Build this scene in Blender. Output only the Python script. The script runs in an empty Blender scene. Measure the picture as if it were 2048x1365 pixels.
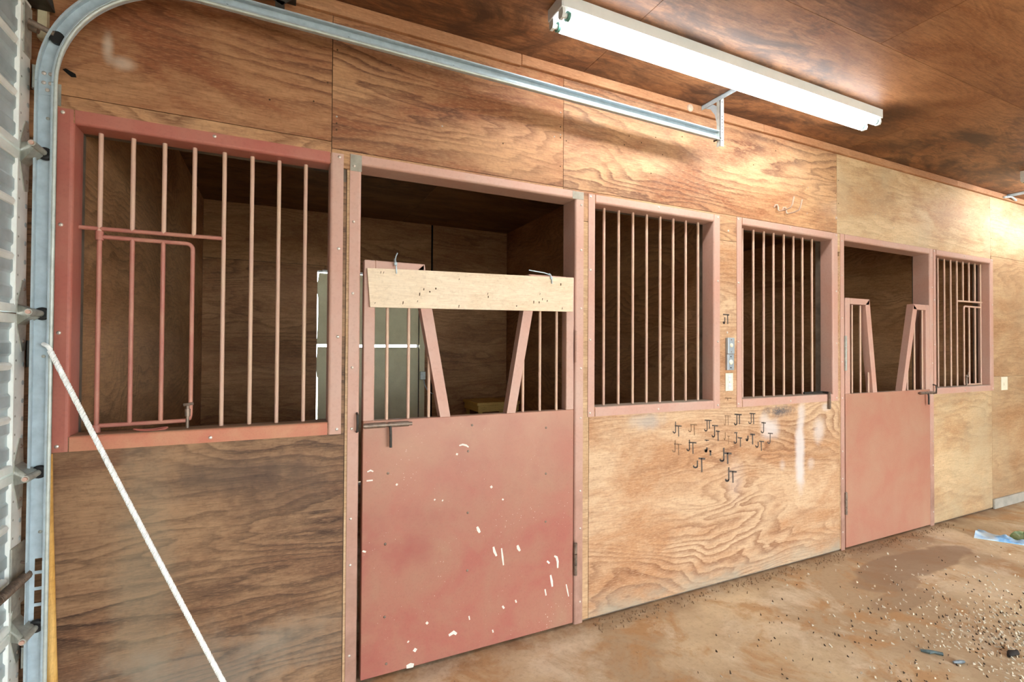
import bpy, bmesh, math, random
from mathutils import Vector, Matrix
random.seed(7)
S = bpy.context.scene
COL = S.collection
PI = math.pi

# ------------------------------------------------------------------ camera, world, exposure
EYE = (0.0, -2.355, 1.545)
cam = bpy.data.cameras.new('camera')
cam.sensor_width = 36.0
cam.lens = 985.0 / 2048.0 * 36.0
cam.clip_start = 0.02
cam_o = bpy.data.objects.new('camera', cam)
COL.objects.link(cam_o)
_r = Vector((0.9040, -0.4274, 0.0058))      # right
_d = Vector((0.0110, 0.0098, -0.9999))      # down
_f = Vector((0.4273, 0.9040, 0.0136))       # forward
m = Matrix.Identity(4)
for i in range(3):
    m[i][0], m[i][1], m[i][2], m[i][3] = _r[i], -_d[i], -_f[i], EYE[i]
cam_o.matrix_world = m
S.camera = cam_o

w = bpy.data.worlds.new('world')
S.world = w
w.use_nodes = True
bg = w.node_tree.nodes['Background']
bg.inputs[0].default_value = (0.86, 0.95, 1.0, 1)
bg.inputs[1].default_value = 10.0

TUBE_POWER = 17.5
S.view_settings.view_transform = 'Standard'
S.view_settings.look = 'None'
S.view_settings.exposure = 0.70
S.view_settings.gamma = 1.0
S.view_settings.use_curve_mapping = False

# ------------------------------------------------------------------ node helpers
def srgb(r, g, b):
    f = lambda c: (c / 255.0 / 12.92) if c / 255.0 <= 0.04045 else ((c / 255.0 + 0.055) / 1.055) ** 2.4
    return (f(r), f(g), f(b), 1.0)

class NT:
    def __init__(s, name):
        s.mat = bpy.data.materials.new(name)
        s.mat.use_nodes = True
        s.t = s.mat.node_tree
        s.bsdf = s.t.nodes['Principled BSDF']
        s.bsdf.inputs['Specular IOR Level'].default_value = 0.3
    def n(s, typ, **kw):
        x = s.t.nodes.new(typ)
        for k, v in kw.items():
            setattr(x, k, v)
        return x
    def l(s, a, b):
        s.t.links.new(a, b)
    def val(s, sock, v):
        if hasattr(v, 'is_linked'):
            s.l(v, sock)
        else:
            sock.default_value = v
    def math(s, op, a, b=0.0, c=0.0, clamp=False):
        x = s.n('ShaderNodeMath', operation=op)
        x.use_clamp = clamp
        s.val(x.inputs[0], a); s.val(x.inputs[1], b); s.val(x.inputs[2], c)
        return x.outputs[0]
    def vmath(s, op, a, b):
        x = s.n('ShaderNodeVectorMath', operation=op)
        s.val(x.inputs[0], a); s.val(x.inputs[1], b)
        return x.outputs[0]
    def noise(s, vec, scale=1.0, detail=2.0, rough=0.5, dist=0.0):
        x = s.n('ShaderNodeTexNoise')
        s.l(vec, x.inputs['Vector'])
        x.inputs['Scale'].default_value = scale
        x.inputs['Detail'].default_value = detail
        x.inputs['Roughness'].default_value = rough
        x.inputs['Distortion'].default_value = dist
        return x.outputs['Fac']
    def ramp(s, fac, pts, interp='LINEAR'):
        x = s.n('ShaderNodeValToRGB')
        s.l(fac, x.inputs[0])
        x.color_ramp.interpolation = interp
        e = x.color_ramp.elements
        while len(e) < len(pts):
            e.new(0.5)
        for i, (p, c) in enumerate(pts):
            e[i].position = p
            e[i].color = c if not isinstance(c, (int, float)) else (c, c, c, 1)
        return x.outputs[0]
    def mix(s, fac, a, b, mode='MIX'):
        x = s.n('ShaderNodeMix', data_type='RGBA', blend_type=mode)
        s.val(x.inputs[0], fac); s.val(x.inputs[6], a); s.val(x.inputs[7], b)
        return x.outputs[2]
    def coord(s, scale=(1, 1, 1)):
        tc = s.n('ShaderNodeTexCoord')
        return s.vmath('MULTIPLY', tc.outputs['Object'], scale)
    def attr(s, name):
        x = s.n('ShaderNodeAttribute', attribute_type='OBJECT', attribute_name=name)
        return x.outputs['Fac']
    def bump(s, h, strength=0.2, dist=0.002):
        x = s.n('ShaderNodeBump')
        x.inputs['Strength'].default_value = strength
        x.inputs['Distance'].default_value = dist
        s.l(h, x.inputs['Height'])
        s.l(x.outputs[0], s.bsdf.inputs['Normal'])
    def out(s, col, rough=0.6, metal=0.0):
        s.val(s.bsdf.inputs['Base Color'], col)
        s.val(s.bsdf.inputs['Roughness'], rough)
        s.val(s.bsdf.inputs['Metallic'], metal)
        return s.mat

def sep(t, vec):
    x = t.n('ShaderNodeSeparateXYZ'); t.l(vec, x.inputs[0]); return x.outputs
def comb(t, a, b, c):
    x = t.n('ShaderNodeCombineXYZ')
    t.val(x.inputs[0], a); t.val(x.inputs[1], b); t.val(x.inputs[2], c)
    return x.outputs[0]

def blob(t, P, cx, cz, rx, rz, soft=0.6, wob=0.25, ns=6.0):
    """soft stain mask of an irregular ellipse on the wall plane (x, z)"""
    x = t.math('DIVIDE', t.math('SUBTRACT', P[0], cx), rx)
    z = t.math('DIVIDE', t.math('SUBTRACT', P[2], cz), rz)
    d = t.math('SQRT', t.math('ADD', t.math('MULTIPLY', x, x), t.math('MULTIPLY', z, z)))
    n = t.noise(t.coord(), ns, 4, 0.6)
    d = t.math('ADD', d, t.math('MULTIPLY', t.math('SUBTRACT', n, 0.5), wob * 4))
    mr = t.n('ShaderNodeMapRange'); mr.interpolation_type = 'SMOOTHSTEP'
    t.l(d, mr.inputs[0])
    mr.inputs[1].default_value = 1.0; mr.inputs[2].default_value = 1.0 - soft
    mr.inputs[3].default_value = 0.0; mr.inputs[4].default_value = 1.0
    return mr.outputs[0]

def plywood(name, light, mid, dark, grain='x', rings=9.0, ring_amt=0.75, blotch=(60, 38, 24), blotch_amt=0.4,
            grey=(150, 138, 120), grey_amt=0.0, stains=None, rough=0.62, along=0.55, across=2.6):
    t = NT(name)
    tc = t.n('ShaderNodeTexCoord')
    P0 = tc.outputs['Object']
    seed = t.attr('seed')
    xyz = sep(t, P0)
    if grain == 'x':
        a, c1, c2 = xyz[0], xyz[2], xyz[1]
    elif grain == 'y':
        a, c1, c2 = xyz[1], xyz[2], xyz[0]
    elif grain == 'z':
        a, c1, c2 = xyz[2], xyz[0], xyz[1]
    else:                                   # ceiling: along x, across y
        a, c1, c2 = xyz[0], xyz[1], xyz[2]
    V = comb(t, a, c1, t.math('ADD', t.math('MULTIPLY', seed, 13.7), 0.3))
    sc = lambda x, y: t.vmath('MULTIPLY', V, (x, y, 1.0))
    # rotary cut veneer: contour lines of a slow height field, mostly running with the grain
    h = t.noise(sc(along, across), 1.0, 3.0, 0.45, 0.5)
    jag = t.noise(sc(7.0, 30.0), 1.0, 3.0, 0.6, 0.3)
    f = t.math('ADD', t.math('MULTIPLY', h, rings * 1.55), t.math('MULTIPLY', jag, 0.75))
    f = t.math('ADD', f, t.math('MULTIPLY', c1, rings * 1.3))
    fr = t.math('FRACT', f)
    ring = t.ramp(fr, [(0.0, 0.10), (0.40, 0.25), (0.72, 0.80), (0.86, 1.0), (0.97, 0.15), (1.0, 0.10)])
    # grain lines are stronger in some places
    pres = t.ramp(t.noise(sc(0.9, 2.6), 1.0, 3, 0.55), [(0.36, 0.12), (0.62, 1.0)])
    ringm = t.math('MULTIPLY', ring, t.math('MULTIPLY', pres, ring_amt))
    fine = t.noise(sc(9.0, 120.0), 1.0, 4, 0.7)
    fine2 = t.noise(sc(30.0, 260.0), 1.0, 2, 0.6)
    patch = t.noise(sc(1.2, 3.0), 1.0, 5, 0.66, 0.5)
    base = t.mix(t.ramp(patch, [(0.40, 0.0), (0.60, 1.0)]), srgb(*light), srgb(*mid))
    col = t.mix(ringm, base, srgb(*dark))
    col = t.mix(t.ramp(fine, [(0.46, 0.0), (0.72, 0.45)]), col, srgb(*dark))
    col = t.mix(t.ramp(fine2, [(0.28, 0.40), (0.5, 0.0)]), col, srgb(*[min(255, int(c * 1.10)) for c in light]))
    mot = t.noise(V, 60.0, 3, 0.7)
    col = t.mix(t.ramp(mot, [(0.5, 0.0), (0.78, 0.30)]), col, srgb(*[int(c * 0.8) for c in dark]))
    # old dirt in blotches that follow the grain
    bl = t.ramp(t.noise(sc(1.6, 4.5), 1.0, 6, 0.66, 0.8), [(0.55, 0.0), (0.78, blotch_amt)])
    col = t.mix(bl, col, srgb(*blotch))
    gy = t.ramp(t.noise(sc(0.8, 1.0), 1.3, 5, 0.6, 0.3), [(0.45, 0.0), (0.72, 1.0)])
    gfac = t.math('MULTIPLY', gy, t.math('ADD', t.attr('grey'), grey_amt), clamp=True)
    col = t.mix(gfac, col, srgb(*grey))
    # darker old sheets carry a tone of their own
    dk = t.mix(1.0, col, srgb(176, 128, 92), 'MULTIPLY')
    col = t.mix(t.attr('tone'), col, dk)
    if stains:
        col = stains(t, xyz, col)
    t.bump(t.math('ADD', t.math('MULTIPLY', ring, 0.4), fine), 0.25, 0.0012)
    return t.out(col, rough)

def paint(name, col, dirt, amt=0.5, rough=0.5, scale=3.0, dust=None, speck=None, stains=None):
    t = NT(name)
    P = t.coord()
    n = t.noise(P, scale, 6, 0.62, 0.3)
    c = t.mix(t.ramp(n, [(0.38, 0.0), (0.72, amt)]), srgb(*col), srgb(*dirt))
    f = t.noise(P, scale * 30, 3, 0.7)
    c = t.mix(t.ramp(f, [(0.5, 0.0), (0.8, 0.18)]), c, srgb(*[int(k * 0.6) for k in col]))
    if dust:
        g = t.n('ShaderNodeNewGeometry')
        nz = sep(t, g.outputs['Normal'])[2]
        d = t.math('MULTIPLY', t.ramp(nz, [(0.75, 0.0), (0.95, 1.0)]), t.ramp(n, [(0.2, 0.6), (0.6, 0.95)]))
        c = t.mix(d, c, srgb(*dust))
    if speck:
        v = t.n('ShaderNodeTexVoronoi'); v.inputs['Scale'].default_value = 55
        t.l(P, v.inputs['Vector'])
        big = t.noise(P, 4.0, 2, 0.5)
        thr = t.math('MULTIPLY', t.ramp(big, [(0.42, 0.0), (0.8, 1.0)]), 0.17)
        c = t.mix(t.math('LESS_THAN', v.outputs['Distance'], thr), c, srgb(*speck))
    if stains:
        c = stains(t, sep(t, P), c)
    t.bump(f, 0.12, 0.001)
    return t.out(c, rough)

def plain(name, col, rough=0.5, metal=0.0, var=0.12, scale=14.0, bump=0.0):
    t = NT(name)
    P = t.coord()
    n = t.noise(P, scale, 5, 0.6)
    c = t.mix(t.ramp(n, [(0.3, 0.0), (0.75, 1.0)]), srgb(*col), srgb(*[int(k * (1 - var)) for k in col]))
    if bump:
        t.bump(n, bump, 0.002)
    return t.out(c, rough, metal)

# ------------------------------------------------------------------ mesh helpers
class MB:
    def __init__(s):
        s.v = []; s.f = []; s.sm = []
    def add(s, vs, fs, smooth=False):
        o = len(s.v)
        s.v += [tuple(v) for v in vs]
        s.f += [tuple(i + o for i in f) for f in fs]
        s.sm += [smooth] * len(fs)
        return s
    def box(s, x0, x1, y0, y1, z0, z1):
        vs = [(x, y, z) for x in (x0, x1) for y in (y0, y1) for z in (z0, z1)]
        return s.add(vs, [(0, 1, 3, 2), (4, 6, 7, 5), (0, 4, 5, 1), (2, 3, 7, 6), (0, 2, 6, 4), (1, 5, 7, 3)])
    def bbox(s, x0, x1, y0, y1, z0, z1, b=0.002, seg=1):
        """bevelled box"""
        bm = bmesh.new()
        bmesh.ops.create_cube(bm, size=1.0)
        for v in bm.verts:
            v.co = Vector(((x0 + x1) / 2 + v.co.x * (x1 - x0), (y0 + y1) / 2 + v.co.y * (y1 - y0), (z0 + z1) / 2 + v.co.z * (z1 - z0)))
        b = min(b, 0.45 * min(x1 - x0, y1 - y0, z1 - z0))
        bmesh.ops.bevel(bm, geom=list(bm.edges), offset=b, segments=seg, affect='EDGES', profile=0.5)
        return s.bm(bm)
    def bm(s, bm, smooth=False):
        bm.verts.index_update()
        s.add([v.co for v in bm.verts], [[v.index for v in f.verts] for f in bm.faces], smooth)
        bm.free()
        return s
    def prism(s, poly, axis, a0, a1, smooth=False):
        """poly: 2D points; axis 'x': (y,z)  'y': (x,z)  'z': (x,y)"""
        def P(p, a):
            return (a, p[0], p[1]) if axis == 'x' else (p[0], a, p[1]) if axis == 'y' else (p[0], p[1], a)
        n = len(poly)
        vs = [P(p, a0) for p in poly] + [P(p, a1) for p in poly]
        fs = [tuple(range(n)), tuple(range(2 * n - 1, n - 1, -1))] + [(i, i + n, (i + 1) % n + n, (i + 1) % n) for i in range(n)]
        return s.add(vs, fs, smooth)
    def tube(s, pts, r, n=10, caps=True, radii=None, closed=False):
        pts = [Vector(p) for p in pts]
        N = len(pts)
        vs = []
        up = None
        for i, p in enumerate(pts):
            if closed:
                d = pts[(i + 1) % N] - pts[i - 1]
            else:
                d = pts[min(i + 1, N - 1)] - pts[max(i - 1, 0)]
            d.normalize()
            if up is None:
                up = Vector((0, 0, 1)) if abs(d.z) < 0.9 else Vector((1, 0, 0))
            a = d.cross(up).normalized()
            b = a.cross(d).normalized()
            up = b
            rr = radii[i] if radii else r
            for k in range(n):
                t = 2 * PI * k / n
                vs.append(p + a * (rr * math.cos(t)) + b * (rr * math.sin(t)))
        fs = []
        M = N if closed else N - 1
        for i in range(M):
            j = (i + 1) % N
            for k in range(n):
                fs.append((i * n + k, i * n + (k + 1) % n, j * n + (k + 1) % n, j * n + k))
        if caps and not closed:
            fs.append(tuple(range(n - 1, -1, -1)))
            fs.append(tuple((N - 1) * n + k for k in range(n)))
        s.add(vs, fs, True)
        return s
    def dome(s, c, axis, r, h, n=10):
        """rivet or screw head: a low dome at c looking along axis"""
        c = Vector(c); ax = Vector(axis).normalized()
        u = ax.orthogonal().normalized(); v = ax.cross(u)
        vs = []
        rings = [(1.0, 0.0), (0.95, 0.45), (0.6, 0.9)]
        for rr, hh in rings:
            for k in range(n):
                t = 2 * PI * k / n
                vs.append(c + (u * math.cos(t) + v * math.sin(t)) * (r * rr) + ax * (h * hh))
        vs.append(c + ax * h)
        fs = []
        for i in range(2):
            for k in range(n):
                fs.append((i * n + k, i * n + (k + 1) % n, (i + 1) * n + (k + 1) % n, (i + 1) * n + k))
        for k in range(n):
            fs.append((2 * n + k, 2 * n + (k + 1) % n, 3 * n))
        return s.add(vs, fs, True)
    def sweep(s, path, normals, prof, closed_prof=True):
        """path points and in-plane normals (xz plane); prof points (n, y)"""
        vs = []
        for p, nn in zip(path, normals):
            for (a, y) in prof:
                vs.append((p[0] + nn[0] * a, y, p[1] + nn[1] * a))
        n = len(prof); fs = []
        for i in range(len(path) - 1):
            for k in range(n):
                fs.append((i * n + k, i * n + (k + 1) % n, (i + 1) * n + (k + 1) % n, (i + 1) * n + k))
        fs.append(tuple(range(n)))
        fs.append(tuple((len(path) - 1) * n + k for k in range(n - 1, -1, -1)))
        return s.add(vs, fs)
    def build(s, name, mat, parent=None, origin=None):
        if parent is not None:
            org = Vector(parent.get('_o', (0, 0, 0)))
        elif origin is not None:
            org = Vector(origin)
        else:
            xs = [v[0] for v in s.v]; ys = [v[1] for v in s.v]; zs = [v[2] for v in s.v]
            org = Vector(((min(xs) + max(xs)) / 2, (min(ys) + max(ys)) / 2, min(zs)))
        me = bpy.data.meshes.new(name)
        me.from_pydata([Vector(v) - org for v in s.v], [], s.f)
        me.polygons.foreach_set('use_smooth', s.sm)
        me.update()
        bm = bmesh.new(); bm.from_mesh(me)
        bmesh.ops.recalc_face_normals(bm, faces=bm.faces)
        bm.to_mesh(me); bm.free()
        if any(s.sm):
            try:
                me.set_sharp_from_angle(angle=math.radians(50))
            except Exception:
                pass
        me.materials.append(mat)
        o = bpy.data.objects.new(name, me)
        COL.objects.link(o)
        if parent is not None:
            o.parent = parent
            o['_o'] = tuple(org)
        else:
            o.location = org
            o['_o'] = tuple(org)
        return o

def tag(o, label, cat, group=None):
    o['label'] = label; o['category'] = cat
    if group:
        o['group'] = group
    return o
def thing(name, label, cat, loc=(0, 0, 0), group=None):
    o = bpy.data.objects.new(name, None)
    COL.objects.link(o)
    o.location = loc
    o['_o'] = tuple(loc)
    o.empty_display_size = 0.05
    return tag(o, label, cat, group)
def struct_empty(name, loc=(0, 0, 0)):
    o = bpy.data.objects.new(name, None)
    COL.objects.link(o)
    o.location = loc
    o['_o'] = tuple(loc)
    o.empty_display_size = 0.05
    o['kind'] = 'structure'
    return o
def B(*a, **k): return MB().bbox(*a, **k)

# ------------------------------------------------------------------ materials
def wall_stains(t, P, col):
    # white wash drips and sprayed patches right of the lettering, black scuff under the third window
    white = srgb(212, 202, 196)
    for (cx, cz, rx, rz, soft, amt) in ((3.44, 0.80, 0.07, 0.42, 0.7, 0.85), (3.13, 0.98, 0.13, 0.10, 0.8, 0.75), (3.06, 1.05, 0.07, 0.08, 0.8, 0.5),
                                        (3.66, 0.94, 0.10, 0.13, 0.8, 0.6), (3.46, 1.08, 0.06, 0.12, 0.8, 0.55), (3.74, 1.11, 0.07, 0.04, 0.8, 0.5),
                                        (3.25, 0.72, 0.05, 0.06, 0.8, 0.35), (3.56, 0.70, 0.06, 0.06, 0.8, 0.35), (2.77, 0.66, 0.12, 0.20, 0.9, 0.22)):
        col = t.mix(t.math('MULTIPLY', blob(t, P, cx, cz, rx, rz, soft), amt), col, white)
    black = t.math('MULTIPLY', blob(t, P, 3.22, 1.108, 0.22, 0.055, 0.9, 0.25, 12), t.ramp(t.noise(t.coord(), 26, 6, 0.8), [(0.40, 0.0), (0.52, 0.9)]))
    col = t.mix(black, col, srgb(62, 72, 82))
    blue = t.math('MULTIPLY', blob(t, P, 2.02, 1.10, 0.20, 0.07, 0.9, 0.25, 10), 0.5)
    col = t.mix(blue, col, srgb(160, 160, 158))
    # grey weathering along the foot
    low = t.n('ShaderNodeMapRange'); t.l(P[2], low.inputs[0])
    low.inputs[1].default_value = 0.17; low.inputs[2].default_value = 0.02
    n = t.noise(t.coord((3, 3, 8)), 1.6, 5, 0.6)
    col = t.mix(t.math('MULTIPLY', low.outputs[0], t.ramp(n, [(0.35, 0.1), (0.7, 0.9)])), col, srgb(158, 150, 132))
    return col
def left_stains(t, P, col):
    for (cx, cz, rx, rz, soft, amt, c) in ((-0.46, 0.55, 0.16, 0.75, 0.8, 0.30, (150, 140, 118)), (-0.15, 1.0, 0.45, 0.12, 0.8, 0.55, (58, 48, 44)),
                                           (0.05, 0.9, 0.35, 0.15, 0.9, 0.35, (70, 52, 42)), (-0.28, 0.2, 0.5, 0.25, 0.9, 0.55, (150, 138, 122)),
                                           (0.1, 0.25, 0.25, 0.2, 0.9, 0.3, (165, 150, 130))):
        col = t.mix(t.math('MULTIPLY', blob(t, P, cx, cz, rx, rz, soft, 0.4, 5), amt), col, srgb(*c))
    return col
def ceil_stains(t, P, col):
    q = t.n('ShaderNodeTexCoord').outputs['Object']
    n1 = t.noise(t.vmath('MULTIPLY', q, (1.1, 2.6, 1)), 1.0, 7, 0.68, 1.2)
    gate = t.ramp(t.noise(q, 0.75, 2, 0.5), [(0.36, 0.0), (0.52, 1.0)])
    col = t.mix(t.math('MULTIPLY', t.ramp(n1, [(0.45, 0.0), (0.60, 0.85)]), gate), col, srgb(58, 38, 28))
    n2 = t.noise(t.vmath('MULTIPLY', q, (5.0, 15.0, 1)), 1.0, 6, 0.72, 0.8)
    col = t.mix(t.math('MULTIPLY', t.ramp(n2, [(0.47, 0.0), (0.62, 0.65)]), gate), col, srgb(70, 46, 34))
    return col

def upper_patches(t, P, col):  # pale patches mixed into the upper sheet colour
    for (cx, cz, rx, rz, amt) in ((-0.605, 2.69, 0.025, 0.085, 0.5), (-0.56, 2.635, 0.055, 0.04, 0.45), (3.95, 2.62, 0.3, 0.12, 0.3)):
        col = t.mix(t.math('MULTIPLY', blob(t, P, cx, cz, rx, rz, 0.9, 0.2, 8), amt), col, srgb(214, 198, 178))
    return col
M_upper = plywood('plywood_upper', (206, 160, 116), (160, 104, 68), (100, 60, 38), rings=12, ring_amt=0.92, along=0.5, across=2.4, blotch_amt=0.3, stains=upper_patches)
M_mid = plywood('plywood_mid', (210, 176, 140), (186, 138, 98), (130, 84, 54), rings=13, ring_amt=0.85, blotch_amt=0.18, stains=wall_stains, across=2.4)
M_left = plywood('plywood_left', (172, 138, 104), (128, 94, 68), (54, 36, 26), rings=13, ring_amt=0.95, blotch_amt=0.5, stains=left_stains, across=2.6, along=0.5)
M_right = plywood('plywood_right', (216, 186, 144), (190, 148, 106), (134, 94, 62), rings=7, ring_amt=0.5, blotch_amt=0.35, blotch=(128, 84, 54), grey_amt=0.35, grey=(188, 172, 140))
M_ceil = plywood('plywood_ceiling', (168, 120, 82), (136, 88, 54), (80, 48, 28), grain='c', rings=12, ring_amt=0.5, blotch_amt=0.3, stains=ceil_stains, rough=0.5)
M_stall = plywood('plywood_stall_rear', (182, 134, 90), (152, 104, 66), (86, 54, 32), rings=10, ring_amt=0.65, blotch_amt=0.35)
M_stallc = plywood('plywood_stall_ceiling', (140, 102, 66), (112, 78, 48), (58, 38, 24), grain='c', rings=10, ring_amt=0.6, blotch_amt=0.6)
M_stall_y = plywood('plywood_stall_side', (196, 148, 104), (164, 116, 76), (92, 60, 38), grain='y', rings=11, ring_amt=0.6, blotch_amt=0.35, along=1.1, across=2.2)
M_trim = plywood('pine_trim', (190, 142, 104), (168, 118, 82), (122, 80, 54), rings=3, ring_amt=0.35, blotch_amt=0.15, across=6)
M_core = plain('stud_grey', (128, 112, 96), 0.8, var=0.3)
M_post = plywood('rough_post', (206, 172, 134), (186, 148, 108), (138, 98, 68), rings=3, ring_amt=0.5, along=4, across=20)

PINK = (196, 150, 132)
def low_dirt(t, P, col):
    mr = t.n('ShaderNodeMapRange'); t.l(P[2], mr.inputs[0])
    mr.inputs[1].default_value = 1.15; mr.inputs[2].default_value = 0.2
    n = t.noise(t.coord(), 5, 5, 0.65)
    return t.mix(t.math('MULTIPLY', mr.outputs[0], t.ramp(n, [(0.25, 0.15), (0.65, 0.8)])), col, srgb(128, 92, 74))
M_frame_low = paint('red_oxide_frame_muddy', PINK, (196, 166, 150), 0.75, 0.48, 2.2, stains=low_dirt)
M_frame = paint('red_oxide_frame', PINK, (196, 166, 150), 0.75, 0.48, 2.2, dust=(160, 148, 130))
M_frame_red = paint('red_oxide_frame_left', (176, 100, 86), (182, 130, 110), 0.6, 0.48, 2.6, dust=(120, 100, 82))
M_sill = paint('worn_sill', (190, 116, 92), (198, 146, 112), 0.9, 0.55, 5.0, dust=(150, 126, 100))
M_bar = paint('bar_paint', (206, 166, 146), (212, 182, 150), 0.8, 0.45, 6.0)
M_gate = paint('bar_paint_red', (176, 112, 98), (196, 148, 122), 0.7, 0.45, 6.0)
def leaf_stains(t, P, col):
    n = t.noise(t.coord(), 2.0, 5, 0.6)
    top = t.n('ShaderNodeMapRange'); t.l(P[2], top.inputs[0])
    top.inputs[1].default_value = 0.5; top.inputs[2].default_value = 1.25
    col = t.mix(t.math('MULTIPLY', top.outputs[0], t.ramp(n, [(0.3, 0.1), (0.65, 0.75)])), col, srgb(186, 140, 114))
    r = t.noise(t.vmath('ADD', t.coord(), (4.2, 1, 9)), 2.6, 4, 0.55)
    return t.mix(t.ramp(r, [(0.52, 0.0), (0.72, 0.55)]), col, srgb(150, 76, 70))
M_leaf = paint('red_oxide_leaf', (166, 100, 86), (168, 132, 106), 0.7, 0.42, 3.2, dust=(176, 152, 132), speck=(216, 196, 180), stains=leaf_stains)
M_leaf2 = paint('red_oxide_leaf_far', (174, 118, 98), (180, 144, 118), 0.7, 0.42, 3.0, dust=(176, 152, 132))
M_sage = paint('door_grey', (232, 222, 184), (200, 188, 146), 0.6, 0.6, 3.0)
M_galv = plain('galvanised', (188, 202, 208), 0.38, 0.12, 0.12, 30)
M_galv_l = plain('galvanised_light', (196, 202, 194), 0.42, 0.2, 0.15, 30)
M_zinc = plain('zinc_bracket', (182, 180, 168), 0.45, 0.25, 0.25, 30)
M_darkst = plain('dark_steel', (76, 72, 66), 0.5, 0.6, 0.35, 30)
M_steel = plain('worn_steel', (156, 136, 120), 0.45, 0.5, 0.35, 40)
M_rust = plain('rusted_spring', (120, 100, 84), 0.55, 0.5, 0.5, 60)
M_screw = plain('screw_head', (226, 210, 196), 0.3, 0.5, 0.15, 40)
M_white = plain('white_enamel', (226, 228, 226), 0.35, 0.0, 0.06, 8)
M_doorwh = plain('door_white', (246, 247, 240), 0.42, 0.1, 0.12, 9)
M_doorgr = plain('door_skin', (186, 198, 200), 0.42, 0.25, 0.2, 7)
M_black = plain('black_rubber', (38, 36, 36), 0.5, 0.0, 0.3, 30)
M_dark = plain('void_dark', (20, 16, 13), 0.95)
M_green = plain('tube_tip_green', (90, 140, 128), 0.4, 0.2)
M_rope = plain('rope_white', (248, 248, 244), 0.7, 0.0, 0.08, 60)
M_handle = plywood('handle_wood', (222, 178, 104), (206, 156, 80), (150, 104, 52), grain='z', rings=4, ring_amt=0.4, along=3, across=40)
M_board = plywood('pale_board', (232, 212, 184), (224, 200, 168), (200, 168, 134), rings=3, ring_amt=0.35, blotch_amt=0.05, along=0.8, across=4)
M_bench = plywood('bench_pine', (244, 206, 122), (226, 186, 104), (170, 128, 66), rings=4, ring_amt=0.4, along=1, across=8)
M_ivory = plain('plate_ivory', (240, 232, 206), 0.35, 0, 0.04)
M_bluegrey = plain('plate_steel', (178, 188, 194), 0.35, 0.4, 0.1)
M_ink = plain('black_marker', (104, 92, 84), 0.8, 0, 0.3, 40)
M_inkf = plain('faded_marker', (150, 116, 88), 0.8, 0, 0.3, 40)
M_drop = plain('white_splash', (236, 226, 214), 0.6, 0, 0.1, 40)
M_mark = plain('brown_speck', (92, 66, 42), 0.8, 0, 0.3, 40)

def floor_mat():
    t = NT('dusty_floor')
    P = t.coord()
    n1 = t.noise(P, 0.9, 6, 0.6, 0.5)
    n2 = t.noise(P, 3.4, 6, 0.66, 0.6)
    n3 = t.noise(P, 40, 4, 0.7)
    c = t.mix(t.ramp(n1, [(0.42, 0.0), (0.58, 1.0)]), srgb(216, 194, 158), srgb(182, 158, 126))
    c = t.mix(t.ramp(n2, [(0.50, 0.0), (0.62, 0.8)]), c, srgb(184, 142, 96))
    c = t.mix(t.ramp(t.noise(P, 2.2, 6, 0.7, 0.4), [(0.53, 0.0), (0.66, 0.75)]), c, srgb(224, 208, 180))
    c = t.mix(t.ramp(n3, [(0.5, 0.0), (0.8, 0.35)]), c, srgb(120, 88, 60))
    v = t.n('ShaderNodeTexVoronoi'); v.inputs['Scale'].default_value = 38; t.l(P, v.inputs['Vector'])
    c = t.mix(t.math('MULTIPLY', t.math('LESS_THAN', v.outputs['Distance'], t.math('MULTIPLY', t.ramp(n2, [(0.45, 0), (0.75, 1)]), 0.2)), 0.6), c, srgb(84, 62, 46))
    xyz = sep(t, P)
    sw = comb(t, xyz[0], 0.0, xyz[1])
    Q = sep(t, sw)
    stain = None
    for (cx, cy, rx, ry, amt) in ((4.15, -0.36, 0.75, 0.17, 0.75), (3.72, -0.42, 0.36, 0.16, 0.6), (3.5, -0.62, 0.34, 0.10, 0.4), (4.35, -0.15, 0.6, 0.1, 0.35)):
        b = t.math('MULTIPLY', blob(t, Q, cx, cy, rx, ry, 0.18, 0.22, 3.0), amt)
        stain = b if stain is None else t.math('MAXIMUM', stain, b)
    c = t.mix(stain, c, srgb(146, 120, 96))
    # swept dirt along the foot of the wall
    ed = t.n('ShaderNodeMapRange'); t.l(xyz[1], ed.inputs[0])
    ed.inputs[1].default_value = -0.16; ed.inputs[2].default_value = -0.01
    c = t.mix(t.math('MULTIPLY', ed.outputs[0], t.ramp(t.noise(P, 5, 5, 0.7), [(0.3, 0.2), (0.7, 0.95)])), c, srgb(120, 88, 62))
    t.bump(t.math('ADD', n2, t.math('MULTIPLY', n3, 0.5)), 0.35, 0.006)
    return t.out(c, 0.75)
M_floor = floor_mat()

# ------------------------------------------------------------------ the setting
ZC = 3.11                    # ceiling height
XL, XR = -0.86, 11.5         # garage wall, far end
YF = -6.8                    # wall behind the viewer
WT = 0.135                   # wall thickness
# openings in the front wall (x0, x1, z0, z1): four windows and two doorways
WINS = [(-0.700, 0.200, 1.207, 2.372), (1.641, 2.573, 1.207, 2.382), (2.841, 3.822, 1.207, 2.390), (5.300, 6.285, 1.207, 2.395)]
OUTS = [(-0.748, 0.257, 1.150, 2.424), (1.591, 2.628, 1.153, 2.430), (2.787, 3.882, 1.153, 2.440), (5.252, 6.340, 1.153, 2.443)]
DOORS = [(0.336, 1.503, 0.0, 2.387), (3.970, 5.192, 0.0, 2.395)]
DOUT = [(0.285, 1.558, 0.0, 2.432), (3.916, 5.244, 0.0, 2.443)]
T = 0.004
HOLES = [(a - T, b + T, (c - T if c > 0 else -0.1), d + T) for (a, b, c, d) in WINS + DOORS]

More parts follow.
